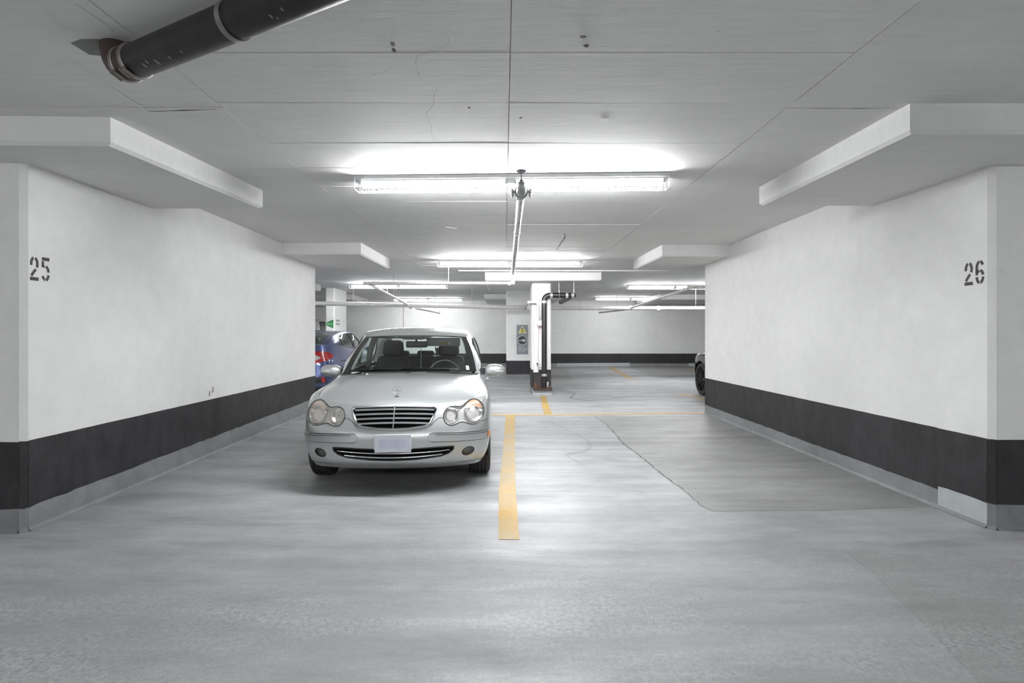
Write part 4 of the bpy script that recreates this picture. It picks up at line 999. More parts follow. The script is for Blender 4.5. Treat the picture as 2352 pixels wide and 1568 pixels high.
def seats(root, xs, y, mat='seat leather'):
    for x in xs:
        V, Fc = rbox((x, y-.22, .50), (.50, .52, .16), .05); mb = MB().add(V, Fc)
        V, Fc = rbox((x, y+.12, .80), (.48, .15, .60), .06, 3, Matrix.Rotation(-.22, 4, 'X'), .86); mb.add(V, Fc)
        s = mb.build('seat', mat, root, smooth=True, angle=60)
        V, Fc = rbox((x, y+.21, 1.20), (.29, .11, .21), .05, 3, Matrix.Rotation(-.12, 4, 'X'), .88)
        MB().add(V, Fc).build('headrest', mat, s, smooth=True, angle=60)
def basic_car(root, paint, rimmat, glassmat='car glass', hero=False, skin=None, gh=GH, wheelR=.315, axle=(.80, 3.50), track=.865, wz=None, spokes=7):
    surf = Surf(mirror_grid(skin if skin is not None else make_skin(sub=12 if hero else 7, subv=7 if hero else 5)))
    for yc in axle:
        for sg in (-1, 1): surf.cut(arch_poly(yc, wheelR, wheelR+.045), 'yz', lambda c, sg=sg: c.x*sg > .5)
    for yc in axle: wheel_well(root, yc, wheelR, wheelR+.04, track-.34, track-.03)
    for yc in axle:
        for sg in (-1, 1): wheel(root, (sg*(track-.105), yc, wheelR), wheelR, .205, sg, rimmat, spokes, rr=wheelR*(.78 if wheelR > .33 else .68))
    return surf
# ---- the silver sedan
YAW = math.radians(3.3)
car = thing('car', 'silver sedan with round twin headlights parked left of the yellow line, facing the viewer', 'car', (-.963, 4.72, 0), YAW)
sk = make_skin()
surf = basic_car(car, 'silver paint', 'alloy', hero=True, skin=sk)
# head lamps: outline as smooth union of two ellipses
def peanut(sg):
    c1, r1, c2, r2 = (.703, .688), (.094, .106), (.500, .664), (.069, .077)
    def sd(x, z, c, r): q = math.hypot((x-c[0])/r[0], (z-c[1])/r[1]); return (q-1)*min(r)
    wx, wz = .592, .672; out = []
    for k in range(72):
        a = 2*PI*k/72; lo = 0; r = .012
        while r < .25:
            x, z = wx+r*math.cos(a), wz+r*math.sin(a); d1, d2 = sd(x, z, c1, r1), sd(x, z, c2, r2); h = max(0, .145-abs(d1-d2))/.145
            if min(d1, d2)-h*h*.145*.25 > 0: break
            lo = r; r += .002
        out.append((sg*(wx+lo*math.cos(a)), wz+lo*math.sin(a)))
    return out if sg > 0 else out[::-1], [(sg*c1[0], c1[1]), r1, (sg*c2[0], c2[1]), r2]
pn = {sg: peanut(sg) for sg in (-1, 1)}
grO = [(-.380, .736), (-.365, .749), (-.18, .758), (0, .761), (.18, .758), (.365, .749), (.380, .736), (.362, .69), (.327, .607), (.295, .580), (.15, .562), (0, .557), (-.15, .562), (-.295, .580), (-.327, .607), (-.362, .69)]
def dens(P, n=6):
    out = []
    for a, b in zip(P, P[1:]+P[:1]):
        for i in range(n): out.append((a[0]+(b[0]-a[0])*i/n, a[1]+(b[1]-a[1])*i/n))
    return out
inO = [(-.525, .405), (-.40, .405), (-.2, .398), (0, .396), (.2, .398), (.40, .405), (.525, .405), (.52, .378), (.48, .345), (.41, .322), (.2, .300), (0, .294), (-.2, .300), (-.41, .322), (-.48, .345), (-.52, .378)]
fogO = {sg: [(sg*.650+.054*math.cos(a)*math.cos(.3*sg)-.036*math.sin(a)*math.sin(.3*sg), .348+.054*math.cos(a)*math.sin(.3*sg)+.036*math.sin(a)*math.cos(.3*sg)) for a in np.linspace(0, 2*PI, 37)[:-1]] for sg in (-1, 1)}
base = Surf(surf.G)            # uncut reference for projection
fr = lambda c: c.y < .75
for o in (dens(grO), dens(inO)): surf.cut(o, 'xz', fr)
for sg in (-1, 1): surf.cut(pn[sg][0], 'xz', lambda c, sg=sg: fr(c) and c.x*sg > 0); surf.cut(fogO[sg], 'xz', lambda c, sg=sg: fr(c) and c.x*sg > 0)
surf.build('body', 'silver paint', car)
# hood
SUB = 12; iF = 7*SUB; iC = 9*SUB+3
topc = sk[:, -1]                 # dense top curve
fe = np.concatenate([topc[:iF+1][::-1]*mirx, topc[1:iF+1]]); sdR = topc[iF:iC+1]
ec = topc[iC]; fe = resample(fe, 61); sdR = resample(sdR, 31)
cowH = np.array([(ec[0]*s, 1.165+(ec[1]-1.165)*abs(s)**2.2, .978+(ec[2]-.978)*abs(s)**2) for s in np.linspace(-1, 1, 61)])
HG = coons(fe, cowH, sdR*mirx, sdR, lambda u, v: (0, 0, .036*math.sin(PI*v**.72)*(1-abs(2*u-1)**2.4)+.010*math.sin(PI*v)*math.exp(-((abs(2*u-1)-.62)/.10)**2)))
MB().grid(HG).build('hood', 'silver paint', car, smooth=True)
hoodS = BVHTree.FromPolygons([Vector(v) for v in HG.reshape(-1, 3)], [(i*31+j, (i+1)*31+j, (i+1)*31+j+1, i*31+j+1) for i in range(60) for j in range(30)])
def hz(x, y):
    h = hoodS.ray_cast(Vector((x, y, 2)), Vector((0, 0, -1))); return h[0].z if h[0] is not None else .8
# cowl: fill between hood end/top curve and the windscreen
gh = greenhouse(car, surf, GH, 'silver paint')
cw = gh['cow']; cA = resample(np.array([(ec[0]*s, 1.165+(ec[1]-1.165)*abs(s)**2.2-.03, .970+(ec[2]-.978)*abs(s)**2) for s in np.linspace(-1, 1, 61)]), 41)
MB().grid(np.stack([cA, cw+np.array([0, .02, -.012])], 1)).build('cowl', 'black plastic', car, smooth=True)
# fender top between seam and belt/pillar foot
bl = bspl(GH['belt'], 12)
for sg in (1, -1):
    tp = resample(topc[iC:12*SUB], 30); inn = np.array([(max(.70, p[0]-.06), p[1]+.02, p[2]+.004) for p in tp])
    MB().grid(np.stack([tp*np.array([sg, 1, 1]), inn*np.array([sg, 1, 1])], 1)).build('fender_edge', 'silver paint', car, smooth=True)
# boot lid: Coons between rear screen foot and the rear top curve
iD = 14*SUB
rt = np.concatenate([topc[iD:][:: 1]*mirx, topc[iD:-1][::-1]])   # left .. centre .. right
rt = resample(rt, 41); dk = gh['dk'].copy(); dk[:, 2] -= .008
a = np.array([dk[0]+(rt[0]-dk[0])*t for t in np.linspace(0, 1, 9)]); MB().grid(coons(dk, rt, a, a*mirx, lambda u, v: (0, 0, .02*math.sin(PI*u)*math.sin(PI*v)))).build('boot_lid', 'silver paint', car, smooth=True)
for sg in (1, -1):
    tp = resample(topc[12*SUB-2:iD+1], 20); inn = np.array([(p[0]-.10, p[1], p[2]+.002) for p in tp]); MB().grid(np.stack([tp*np.array([sg, 1, 1]), inn*np.array([sg, 1, 1])], 1)).build('fender_edge', 'silver paint', car, smooth=True)
# grille
d = dens(grO)
V, Fc = patch(d, base, lambda r: -.10, 4); MB().add(V, Fc).build('grille_backing', 'dark void', car, smooth=True)
P = [base.front(x, z)+Vector((0, -.006, 0)) for x, z in d]
gf = MB(); n = len(P); cx_, cz_ = 0, .66
V = []
for p, (x, z) in zip(P, d):
    t = Vector((x-cx_, 0, (z-cz_))); t = Vector((math.copysign(min(abs(t.x), .017)*1.0, t.x), 0, math.copysign(min(abs(t.z)*.25, .016), t.z)))
    V += [p, p+Vector((0, -.008, 0))-t*.35, p-t+Vector((0, -.004, 0)), p-t+Vector((0, .05, 0)), p+Vector((0, .03, 0))]
gf.add(V, [(i*5+k, ((i+1) % n)*5+k, ((i+1) % n)*5+k+1, i*5+k+1) for i in range(n) for k in range(4)])
grl = gf.build('grille', 'satin chrome', car, 'chrome framed grille', smooth=True, angle=40)
for z, hw in ((.727, .350), (.691, .344), (.655, .332), (.618, .314)):
    mb = MB(); V = []; xs = np.linspace(-hw, hw, 33)
    for x in xs:
        zz = z-.010*(abs(x)/hw)**2+.0; h = base.front(x, zz); y = h.y+.006
        V += [(x, y+.004, zz+.0085), (x, y-.008, zz+.004), (x, y-.006, zz-.007), (x, y+.03, zz-.006)]
    mb.add(V, [(i*4+k, (i+1)*4+k, (i+1)*4+k+1, i*4+k+1) for i in range(32) for k in range(3)]); mb.build('slat', 'satin chrome', grl, smooth=True, angle=40)
mb = MB(); V = []
for z in np.linspace(.575, .752, 10): h = base.front(0, z); V += [(-.004, h.y-.004, z), (.004, h.y-.004, z), (.004, h.y+.03, z), (-.004, h.y+.03, z)]
mb.add(V, [(i*4+k, (i+1)*4+k, (i+1)*4+(k+1) % 4, i*4+(k+1) % 4) for i in range(9) for k in range(4)]); mb.build('centre_bar', 'satin chrome', grl)
# lower intake
d = dens(inO); V, Fc = patch(d, base, lambda r: -.07 if r < .99 else 0, 8); 
it = MB().add(V, Fc).build('air_intake', 'dark void', car, 'dark lower air intake', smooth=True)
MB().ring([base.front(x, z)+Vector((0, -.001, 0)) for x, z in d], .006, 6).build('intake_rim', 'black plastic', it, smooth=True)
for z, hw in ((.374, .490), (.334, .425)):
    mb = MB(); V = []
    for x in np.linspace(-hw, hw, 41):
        zz = z-.018*(1-(abs(x)/hw)**2); h = base.front(x, zz); y = h.y+.012
        V += [(x, y+.004, zz+.009), (x, y-.006, zz+.004), (x, y-.006, zz-.004), (x, y+.01, zz-.009)]
    mb.add(V, [(i*4+k, (i+1)*4+k, (i+1)*4+k+1, i*4+k+1) for i in range(40) for k in range(3)]); mb.build('intake_bar', 'chrome', it, smooth=True)
# licence plate (its characters are blurred away in the photograph)
h = base.front(0, .45); V, Fc = rbox((.005, h.y-.014, .452), (.312, .012, .155), .004, 2)
pl = MB().add(V, Fc).build('licence_plate', 'plate white', car, 'plain pale licence plate')
MB().box(-.115, .125, h.y-.0215, h.y-.0205, .412, .488).build('plate_print', 'plate blue', pl, 'soft blue smear of unreadable print')
V, Fc = rbox((.005, h.y-.002, .452), (.34, .02, .10), .004, 2); MB().add(V, Fc).build('plate_holder', 'silver trim', car)
# head lamps
for sg in (-1, 1):
    out, (c1, r1, c2, r2) = pn[sg]
    V, Fc = patch(out, base, lambda r: -.055 if r < .93 else -.055*(1-r)/.07, 14)
    hl = MB().add(V, Fc).build('headlight', 'lamp housing', car, 'twin round headlight', smooth=True, angle=40)
    rim_line(out, base, .0038, .001, 'headlight_seal', 'gloss black', hl)
    for (c, r, nm) in ((c1, r1, 1), (c2, r2, 2)):
        # concave reflector bowl
        prof = []; yb_ = base.front(c[0], c[1]).y
        V = []; K = 9; N = 32
        for k in range(K+1):
            q = .90*(1-k/K)+.001; depth = .075*(1-(q/.9)**2)
            for i in range(N):
                a = 2*PI*i/N; x, z = c[0]+r[0]*q*math.cos(a), c[1]-(.012 if nm == 1 else 0)+r[1]*q*math.sin(a)*(.86 if nm == 1 else 1)
                hh_ = base.front(c[0]+(x-c[0])*.9, z).y; V.append((x, hh_*.9+yb_*.1+.030+depth*.6, z))
        MB().add(V, [(k*N+i, k*N+(i+1) % N, (k+1)*N+(i+1) % N, (k+1)*N+i) for k in range(K) for i in range(N)]).build('reflector', 'reflector', hl, smooth=True)
        MB().ring([Vector((c[0]+r[0]*.82*math.cos(a), base.front(c[0]+r[0]*.75*math.cos(a), c[1]+r[1]*.8*math.sin(a)).y+.026, c[1]-(.012 if nm == 1 else 0)+r[1]*.82*(.86 if nm == 1 else 1)*math.sin(a))) for a in np.linspace(0, 2*PI, 33)[:-1]], .005, 6).build('reflector_ring', 'chrome', hl, smooth=True)
        mb = MB().lathe([(0, -.006), (.006, -.004), (.008, .004), (.005, .02), (.005, .05)], (c[0], yb_+.055, c[1]-(.012 if nm == 1 else 0)), 'y', 14); mb.build('bulb', 'chrome', hl, smooth=True)
    # turn signal insert at the top of the big lamp
    V = []; N = 15
    for k in range(5):
        q = .95-.13*k
        for i in range(N):
            a = math.radians(20+140*i/(N-1)); x, z = c1[0]+r1[0]*q*math.cos(a), c1[1]+r1[1]*max(q, .50)*math.sin(a)
            z = max(z, c1[1]+r1[1]*.26); V.append((x, base.front(x*.995, z).y+.018+.004*k, z))
    MB().add(V, [(k*N+i, k*N+i+1, (k+1)*N+i+1, (k+1)*N+i) for k in range(4) for i in range(N-1)]).build('turn_signal', 'aged amber' if sg > 0 else 'aged brown', hl, 'faded orange indicator segment', smooth=True)
    V, Fc = patch(out, base, lambda r: .002+.012*(1-r**2), 12); MB().add(V, Fc).build('lens', 'lens glass' if sg > 0 else 'lens glass aged', hl, smooth=True)
    # fog lamps
    V, Fc = patch(fogO[sg], base, lambda r: -.03 if r < .95 else -.03*(1-r)/.05, 8); fg = MB().add(V, Fc).build('fog_lamp', 'black plastic', car, 'oval fog lamp', smooth=True, angle=40)
    V, Fc = patch([(sg*.650+(x-sg*.650)*.85, .348+(z-.348)*.85) for x, z in fogO[sg]], base, lambda r: -.022+.004*(1-r**2), 5); MB().add(V, Fc).build('reflector', 'smoked housing', fg, smooth=True)
    V, Fc = patch(fogO[sg], base, lambda r: -.001, 6); MB().add(V, Fc).build('lens', 'fog glass', fg, smooth=True)
    rim_line(fogO[sg], base, .004, 0, 'fog_lamp_rim', 'gloss black', fg)
# strips following the skin
def skin_path(z_of_x, u0, u1, step=1):
    G = surf.G; mid = (G.shape[0]-1)//2; P = []; N = []; U = []
    for i in range(u0, u1, step):
        col = G[mid+i]; zt_ = z_of_x(i, col)
        j = int(np.argmin(np.abs(col[:, 2]-zt_))); j = max(1, min(len(col)-2, j))
        jj = j if col[j, 2] <= zt_ else j-1; t = (zt_-col[jj, 2])/max(1e-9, col[jj+1, 2]-col[jj, 2]); p = col[jj]*(1-t)+col[jj+1]*t
        du = G[mid+i+1, jj]-G[mid+i-1, jj]; dv = G[mid+i, jj+1]-G[mid+i, jj-1]; nn = np.cross(du, dv); nn = nn/np.linalg.norm(nn)
        if nn[0]*p[0]+nn[1]*(p[1]-2) < 0: nn = -nn
        P.append(p); N.append(nn); U.append(i)
    return np.array(P), np.array(N)
def strip(z0, z1, u0, u1, w, th, name, mat, off=0, ends=True, parent=car, label=None):
    P, N = skin_path(lambda i, c: z0+(z1-z0)*(i-u0)/(u1-u0), u0, u1)
    m = len(P); ws = np.full(m, w)
    if ends:
        d0 = np.linalg.norm(P-P[0], axis=1); ws = w*np.sqrt(np.clip(1-np.clip(1-d0/(w*.6), 0, 1)**2, .02, 1))
    for s in (1, -1):
        k = np.array([s, 1, 1]); ribbon(name, (P+N*off)*k, N*k, list(ws), th, mat, parent, label=label)
u_in = int(1.55*SUB); u_out = int(6.1*SUB)
strip(.493, .466, u_in, u_out, .076, .0055, 'bumper_strip', 'silver paint', 0)
strip(.493, .466, u_in, u_out, .083, .0028, 'strip_gap', 'gloss black', 0)
strip(.514, .490, u_in+4, u_out, .005, .0085, 'strip_trim', 'black plastic', 0, False)
for s in (1, -1):
    P, N = skin_path(lambda i, c: .468, int(5.42*SUB), int(5.86*SUB)) if s > 0 else skin_path(lambda i, c: .468, int(6.0*SUB), int(6.3*SUB))
    k = np.array([s, 1, 1]); ribbon('side_marker', (P+N*.006)*k, N*k, .056, .006, 'amber', car, label='amber side marker lamp')
strip(.463, .462, u_out+22, 13*SUB, .06, .005, 'side_moulding', 'silver trim', 0, False)
# panel seams drawn on the skin
def seam(pts, closed=False, w=.0042, srf=base):
    Q = []
    for a, b in zip(pts[:-1], pts[1:]):
        n = max(1, int(math.dist(a, b)/.012)); Q += [(a[0]+(b[0]-a[0])*i/n, a[1]+(b[1]-a[1])*i/n) for i in range(n)]
    Q.append(pts[-1]); return [base.front(x, z) for x, z in Q]
def seam_rib(P, w=.0045, lift=.0012, up=(0, -1, .3)):
    sm = MB(); V = []; m = len(P)
    for i in range(m):
        t = (P[min(i+1, m-1)]-P[max(i-1, 0)]).normalized(); s = t.cross(Vector(up)).normalized()*w/2; o = Vector(up).normalized()*lift; V += [P[i]+s+o, P[i]-s+o]
    sm.add(V, [(i*2, i*2+1, i*2+3, i*2+2) for i in range(m-1)]).build('panel_gap', 'gloss black', car, fix=False)
for sg in (-1, 1):
    sp = [(.320, .592), (.335, .597), (.345, .612), (.372, .636), (.400, .652), (.432, .650)]
    seam_rib(seam([(sg*a, b) for a, b in [(p[0], p[1]) for p in sp]]))
    seam_rib(seam([(sg*a, b) for a, b in ((.752, .608), (.775, .600), (.80, .600), (.822, .607))]), up=(sg*.7, -.7, .2))
    # hood side seam and hood nose edge
    E = topc[:iC+1]*np.array([sg, 1, 1]); seam_rib([Vector(p)+Vector((0, 0, .001)) for p in E[int(5.75*SUB):]], .006, .001, (0, -.2, 1))
    P_, N_ = skin_path(lambda i, c: .245, int(3.2*SUB), int(5.5*SUB)); seam_rib([Vector(p*np.array([sg, 1, 1])) for p in P_], .004, .0015, (sg*.4, -1, 0))
    # door seams
    for y in (1.52, 2.58, 3.55):
        seam_rib([surf.side(y, z, sg) if surf.side(y, z, sg).x else Vector((sg*.86, y, z)) for z in np.linspace(.28, .955, 18)], .006, .0012, (sg, 0, 0))
# hood star on its base
hs_ = hz(0, .30)
st = MB().lathe([(.022, .0), (.021, .004), (.012, .007), (0, .008)], (0, .30, hs_-.002), 'z', 24)
st.tube([(0, .30, hs_+.004), (0, .302, hs_+.022)], .004, 8)
st_o = st.build('hood_ornament', 'chrome', car, 'standing three-pointed star in a ring', smooth=True, angle=40)
mb = MB(); zc_ = hs_+.020+.037
mb.ring([(.037*math.cos(a), .302, zc_+.037*math.sin(a)) for a in np.linspace(0, 2*PI, 41)[:-1]], .0024, 8)
for k in range(3):
    a = PI/2+2*PI*k/3; d_ = Vector((math.cos(a), 0, math.sin(a))); s_ = Vector((-d_.z, 0, d_.x)); c_ = Vector((0, .302, zc_))
    b = c_-d_*.004
    mb.add([b+s_*.0065, c_+d_*.0355, b-s_*.0065, b+Vector((0, -.004, 0)), b+Vector((0, .004, 0))], [(0, 1, 3), (3, 1, 2), (4, 1, 0), (2, 1, 4)])
mb.build('star', 'chrome', st_o)
# underbody, inner panels
mb = MB().box(-.60, .60, .32, 4.2, .20, .24); mb.box(-.62, .62, .46, 1.25, .24, .60); mb.box(-.70, .70, 1.2, 3.0, .24, .34); mb.build('underbody', 'dark void', car)
MB().box(-.73, .73, 1.36, 1.40, .30, .93).build('firewall', 'dark void', car)
MB().box(-.74, .74, 3.86, 3.90, .30, .97).build('rear_bulkhead', 'dark void', car)
MB().add([(-.66, .42, .22), (.66, .42, .22), (.66, .42, .74), (-.66, .42, .74)], [(0, 1, 2, 3)]).build('radiator_wall', 'dark void', car)
# interior
V, Fc = rbox((0, 1.62, .86), (1.40, .46, .17), .05); MB().add(V, Fc).build('dashboard', 'dash plastic', car, smooth=True, angle=60)
V, Fc = rbox((.35, 1.62, .955), (.36, .26, .07), .03); MB().add(V, Fc).build('instrument_hood', 'dash plastic', car, smooth=True, angle=60)
seats(car, (-.37, .37), 2.46)
V, Fc = rbox((0, 3.28, .82), (1.26, .16, .52), .06, 3, Matrix.Rotation(-.3, 4, 'X')); mb = MB().add(V, Fc); V, Fc = rbox((0, 3.02, .52), (1.26, .5, .16), .05); mb.add(V, Fc)
rs = mb.build('rear_seat', 'seat leather', car, smooth=True, angle=60)
for x in (-.36, .0, .36):
    V, Fc = rbox((x, 3.40, 1.10), (.25, .09, .09), .035); MB().add(V, Fc).build('headrest', 'seat leather', rs, smooth=True, angle=60)
MB().box(-.60, .60, 3.42, 3.98, 1.0, 1.015).build('parcel_shelf', 'dash plastic', car)
for sg in (-1, 1):
    V, Fc = rbox((sg*.742, 2.35, .82), (.05, 2.0, .24), .02); MB().add(V, Fc).build('door_lining', 'dash plastic', car, smooth=True, angle=60)
    MB().tube([(sg*.68, 2.56, .95), (sg*.665, 2.58, 1.15), (sg*.60, 2.58, 1.36)], .038, 8).build('pillar_lining', 'headliner', car, smooth=True)
    MB().tube([(sg*.69, 1.56, .99), (sg*.60, 2.02, 1.33)], .024, 8).build('pillar_lining', 'headliner', car, smooth=True)
swc = Vector((.35, 1.88, .90)); tl_ = Matrix.Rotation(math.radians(-25), 3, 'X'); mb = MB()
mb.ring([swc+tl_ @ Vector((.185*math.cos(a), 0, .185*math.sin(a))) for a in np.linspace(0, 2*PI, 49)[:-1]], .014, 8)
for a in (0, PI, -PI/2): mb.tube([swc, swc+tl_ @ Vector((.18*math.cos(a), 0, .18*math.sin(a)))], .014, 6)
mb.tube([swc+Vector((0, -.03, 0)), swc+Vector((0, -.2, -.05))], .03, 10)
V, Fc = rbox(swc, (.15, .04, .12), .018, 2, tl_.to_4x4()); mb.add(V, Fc); mb.build('steering_wheel', 'black plastic', car, smooth=True, angle=50)
V, Fc = rbox((0, 2.06, 1.262), (.262, .035, .078), .017, 4); rm = MB().add(V, Fc).build('rearview_mirror', 'black plastic', car, smooth=True, angle=60)
MB().tube([(0, 2.06, 1.29), (0, 2.0, 1.345)], .014, 8).build('mirror_stalk', 'black plastic', rm)
W = gh['W']; a0, a1 = 13, 27; mb = MB()
Pf = [W[i, j] for i, j in ()]
V = []; 
for i in range(a0, a1+1):
    s = abs(i-20)/7; jb_ = 25-1-int(0)-1
    dep = (0.155 if s < .45 else .155*(1-(s-.45)/.55)**.8)
    pt = W[i, -2]; pb = W[i, -5]; dd = (pb-pt)/np.linalg.norm(pb-pt)
    V += [Vector(pt+np.array([0, -.001, .002])), Vector(pt+dd*dep*.72+np.array([0, -.001, .002]))]
mb.add(V, [(i*2, i*2+1, i*2+3, i*2+2) for i in range(a1-a0)]); mb.build('sensor_shade', 'black plastic', car, 'black printed patch above the mirror', fix=False)
V, Fc = rbox((.325, 2.14, 1.29), (.42, .018, .115), .008, 2, Matrix.Rotation(.5, 4, 'X')); vs = MB().add(V, Fc).build('sun_visor', 'visor grey', car, smooth=True, angle=50)
MB().add([Vector((.325, 2.14, 1.29))+Matrix.Rotation(.5, 3, 'X') @ Vector(p) for p in ((-.03, -.0105, -.03), (.06, -.0105, -.03), (.06, -.0105, .005), (-.03, -.0105, .005))], [(0, 1, 2, 3)]).build('visor_label', 'label yellow', vs, 'yellow and black warning label', fix=False)
MB().add([Vector((.325, 2.14, 1.29))+Matrix.Rotation(.5, 3, 'X') @ Vector(p) for p in ((.064, -.0105, -.03), (.088, -.0105, -.03), (.088, -.0105, .005), (.064, -.0105, .005))], [(0, 1, 2, 3)]).build('visor_label', 'paper', vs, 'small white label', fix=False)
V, Fc = rbox((-.33, 2.1, 1.345), (.42, .16, .018), .008, 2); MB().add(V, Fc).build('sun_visor', 'visor grey', car, smooth=True, angle=50)
def on_glass(u, v, off=.003): 
    i = int(u*40); j = int(v*24); return Vector(W[i, j])+Vector((0, off*.6, -off*.6))
def decal(u0, u1, v0, v1, name, mat, label):
    a, b, c, d = [Vector(W[int(round(u*40)), int(round(v*24))]) for u, v in ((u0, v0), (u1, v0), (u1, v1), (u0, v1))]; o = Vector((0, .006, -.008))
    MB().add([a+o, b+o, c+o, d+o], [(0, 1, 2, 3)]).build(name, mat, car, label, fix=False)
decal(.92, .945, .06, .17, 'sticker', 'paper', 'small white windscreen sticker')
# wipers
wp = MB(); P = [Vector(W[int(u*40), 1])+Vector((0, -.014, .004)) for u in np.linspace(.14, .55, 12)]; wp.tube(P, .006, 6)
P2 = [Vector(W[int(u*40), 1])+Vector((0, -.02, .014-.01*(u-.45)/.4)) for u in np.linspace(.47, .80, 12)]; wp.tube(P2, .008, 6)
wp.tube([Vector((-.60, 1.30, .955)), P[3]+Vector((0, -.01, .004)), P[7]], .007, 6); wp.tube([Vector((-.02, 1.16, .978)), P2[4]+Vector((0, -.01, .006)), P2[7]], .009, 6)
wp.build('wiper', 'dark void', car, 'black wiper arms', smooth=True)
MB().box(-.03, .03, 1.10, 1.118, .985-.004, .990).build('washer_jet', 'black plastic', car)
# door mirrors
for sg in (-1, 1):
    n1, n2 = 20, 12; V = []
    for j in range(n2+1):
        ph = -PI/2+PI*j/n2
        for i in range(n1):
            th = 2*PI*i/n1; cx, cy, cz = math.cos(ph)*math.cos(th), math.cos(ph)*math.sin(th), math.sin(ph)
            e = lambda v, p: math.copysign(abs(v)**p, v)
            x = e(cx, .85)*.112; z = e(cz, .85)*.070; y = -abs(cy)**.9*.085 if cy < 0 else abs(cy)*.02
            taper = 1+.12*(-cx)*(1) ; z *= 1-.10*cx
            V.append(((.945 if sg > 0 else .917)*sg+sg*x*1.06, 1.60+y, .972+z+.008*cx))
    Fc = [(j*n1+i, j*n1+(i+1) % n1, (j+1)*n1+(i+1) % n1, (j+1)*n1+i) for j in range(n2) for i in range(n1)]
    mr = MB().add(V, Fc).build('door_mirror', 'silver paint', car, smooth=True, angle=50)
    P = [Vector((sg*((.930 if sg > 0 else .902)+.12*t), 1.60-.088*math.sqrt(max(0, 1-((-.015+.12*t)/.12)**2))*1.0-.001, .960+.004*math.sin(PI*t))) for t in np.linspace(.1, .97, 12)]
    MB().tube(P, [.004]+[.008]*10+[.003], 8).build('turn_signal', 'clear lens', mr, smooth=True)
    MB().add([(sg*((.945 if sg > 0 else .917)+.10*math.cos(a)), 1.622, .972+.060*math.sin(a)) for a in np.linspace(0, 2*PI, 25)[:-1]], [tuple(range(24))]).build('mirror_glass', 'chrome', mr)
    MB().prism([(sg*.775, 1.56), (sg*.83, 1.585), (sg*.83, 1.625), (sg*.775, 1.70)], .925, 1.0).build('mirror_foot', 'black plastic', mr)
# door handles
for sg in (-1, 1):
    for y in (2.38, 3.32): MB().tube([(sg*.862, y, .80), (sg*.888, y+.03, .80), (sg*.888, y+.15, .80), (sg*.860, y+.18, .80)], .011, 8).build('door_handle', 'silver paint', car, smooth=True)
    # tail lamps
    V, Fc = patch([(sg*x, z) for x, z in ((.45, .90), (.72, .93), (.78, .80), (.70, .68), (.50, .70))], base, lambda r: -.006, 4, base.back); MB().add(V, Fc).build('tail_light', 'red lens', car, smooth=True)
# drop the body a touch to the right, as it stands in the photograph
def place_in_car(name, label, cat, loc):
    p = car.matrix_basis @ Vector(loc) if False else Vector(loc); c_, s_ = math.cos(YAW), math.sin(YAW)
    return thing(name, label, cat, (-.963+p.x*c_-p.y*s_, 4.72+p.x*s_+p.y*c_, p.z), YAW)
pt = place_in_car('plush_toy', 'small grey plush toy with two ears on the rear shelf of the silver car', 'toy', (.17, 3.55, 1.016))
V, Fc = rbox((0, 0, .05), (.09, .07, .10), .03); MB().add(V, Fc).build('body', 'plush', pt, smooth=True, angle=60)
mb = MB().lathe([(0, 0), (.035, .012), (.045, .04), (.03, .07), (0, .08)], (0, 0, .09), 'z', 14); mb.build('head', 'plush', pt, smooth=True)
for s in (-1, 1): MB().tube([(s*.03, 0, .15), (s*.042, 0, .185)], [.016, .004], 8).build('ear', 'plush', pt, smooth=True)
pc_ = place_in_car('parking_pass', 'pale paper slip behind the windscreen of the silver car, at its left corner', 'paper', (-.60, 1.55, .946))
MB().add([(-.09, -.02, 0), (.06, -.09, .0), (.08, -.01, .03), (-.06, .06, .03)], [(0, 1, 2, 3)]).build('slip', 'paper', pc_, fix=False)
cm = place_in_car('hanging_charm', 'thin beaded charm hanging from the inside mirror of the silver car', 'ornament', (.055, 2.05, 1.22))
mb = MB().tube([(0, 0, 0), (0, 0, -.24)], .0025, 5)
for z in (-.02, -.05, -.08, -.115, -.24): mb.lathe([(0, -.009), (.008, 0), (0, .009)], (0, 0, z), 'z', 8)
mb.build('beads', 'satin chrome', cm)

# ---- other cars
def other_car(name, label, loc, rz, paint, rimmat, sx=1, sy=1, sz=1, gh=None, glassmat='dark glass', wheelR=.325, spokes=9, fast=None, topf=None):
    r = thing(name, label, 'car', loc, rz, None)
    q = np.array([sx, sy, sz]); g0 = dict(gh or GH)
    top = [topf(*t) if topf else t for t in TOP]
    sk = make_skin(plan=[(x*sx, y*sy) for x, y in PLAN], top=[tuple(np.array(t)*q) for t in top],
                   side=dict(z=[z*sz for z in SIDE['z']], d=SIDE['d']), front=dict(z=[z*sz for z in FRONT['z']], d=FRONT['d']), rear=dict(z=[z*sz for z in REAR['z']], d=REAR['d']), sub=7, subv=5)
    for k in ('cowl_e', 'head_e', 'rear_e', 'deck_e'): y, z, x = g0[k]; g0[k] = (y*sy, z*sz, x*sx)
    for k in ('cowl_m', 'head_m', 'rear_m', 'deck_m'): y, z = g0[k]; g0[k] = (y*sy, z*sz)
    g0['rail'] = [tuple(np.array(p)*q) for p in g0['rail']]; g0['belt'] = [tuple(np.array(p)*q) for p in g0['belt']]
    g0['windows'] = [[(y*sy, z*sz) for y, z in poly] for poly in g0['windows']]
    s = basic_car(r, paint, rimmat, glassmat, False, sk, g0, wheelR, (.80*sy, 3.52*sy), .867*sx, spokes=spokes)
    ref = Surf(s.G); return r, s, ref, sk, g0, q
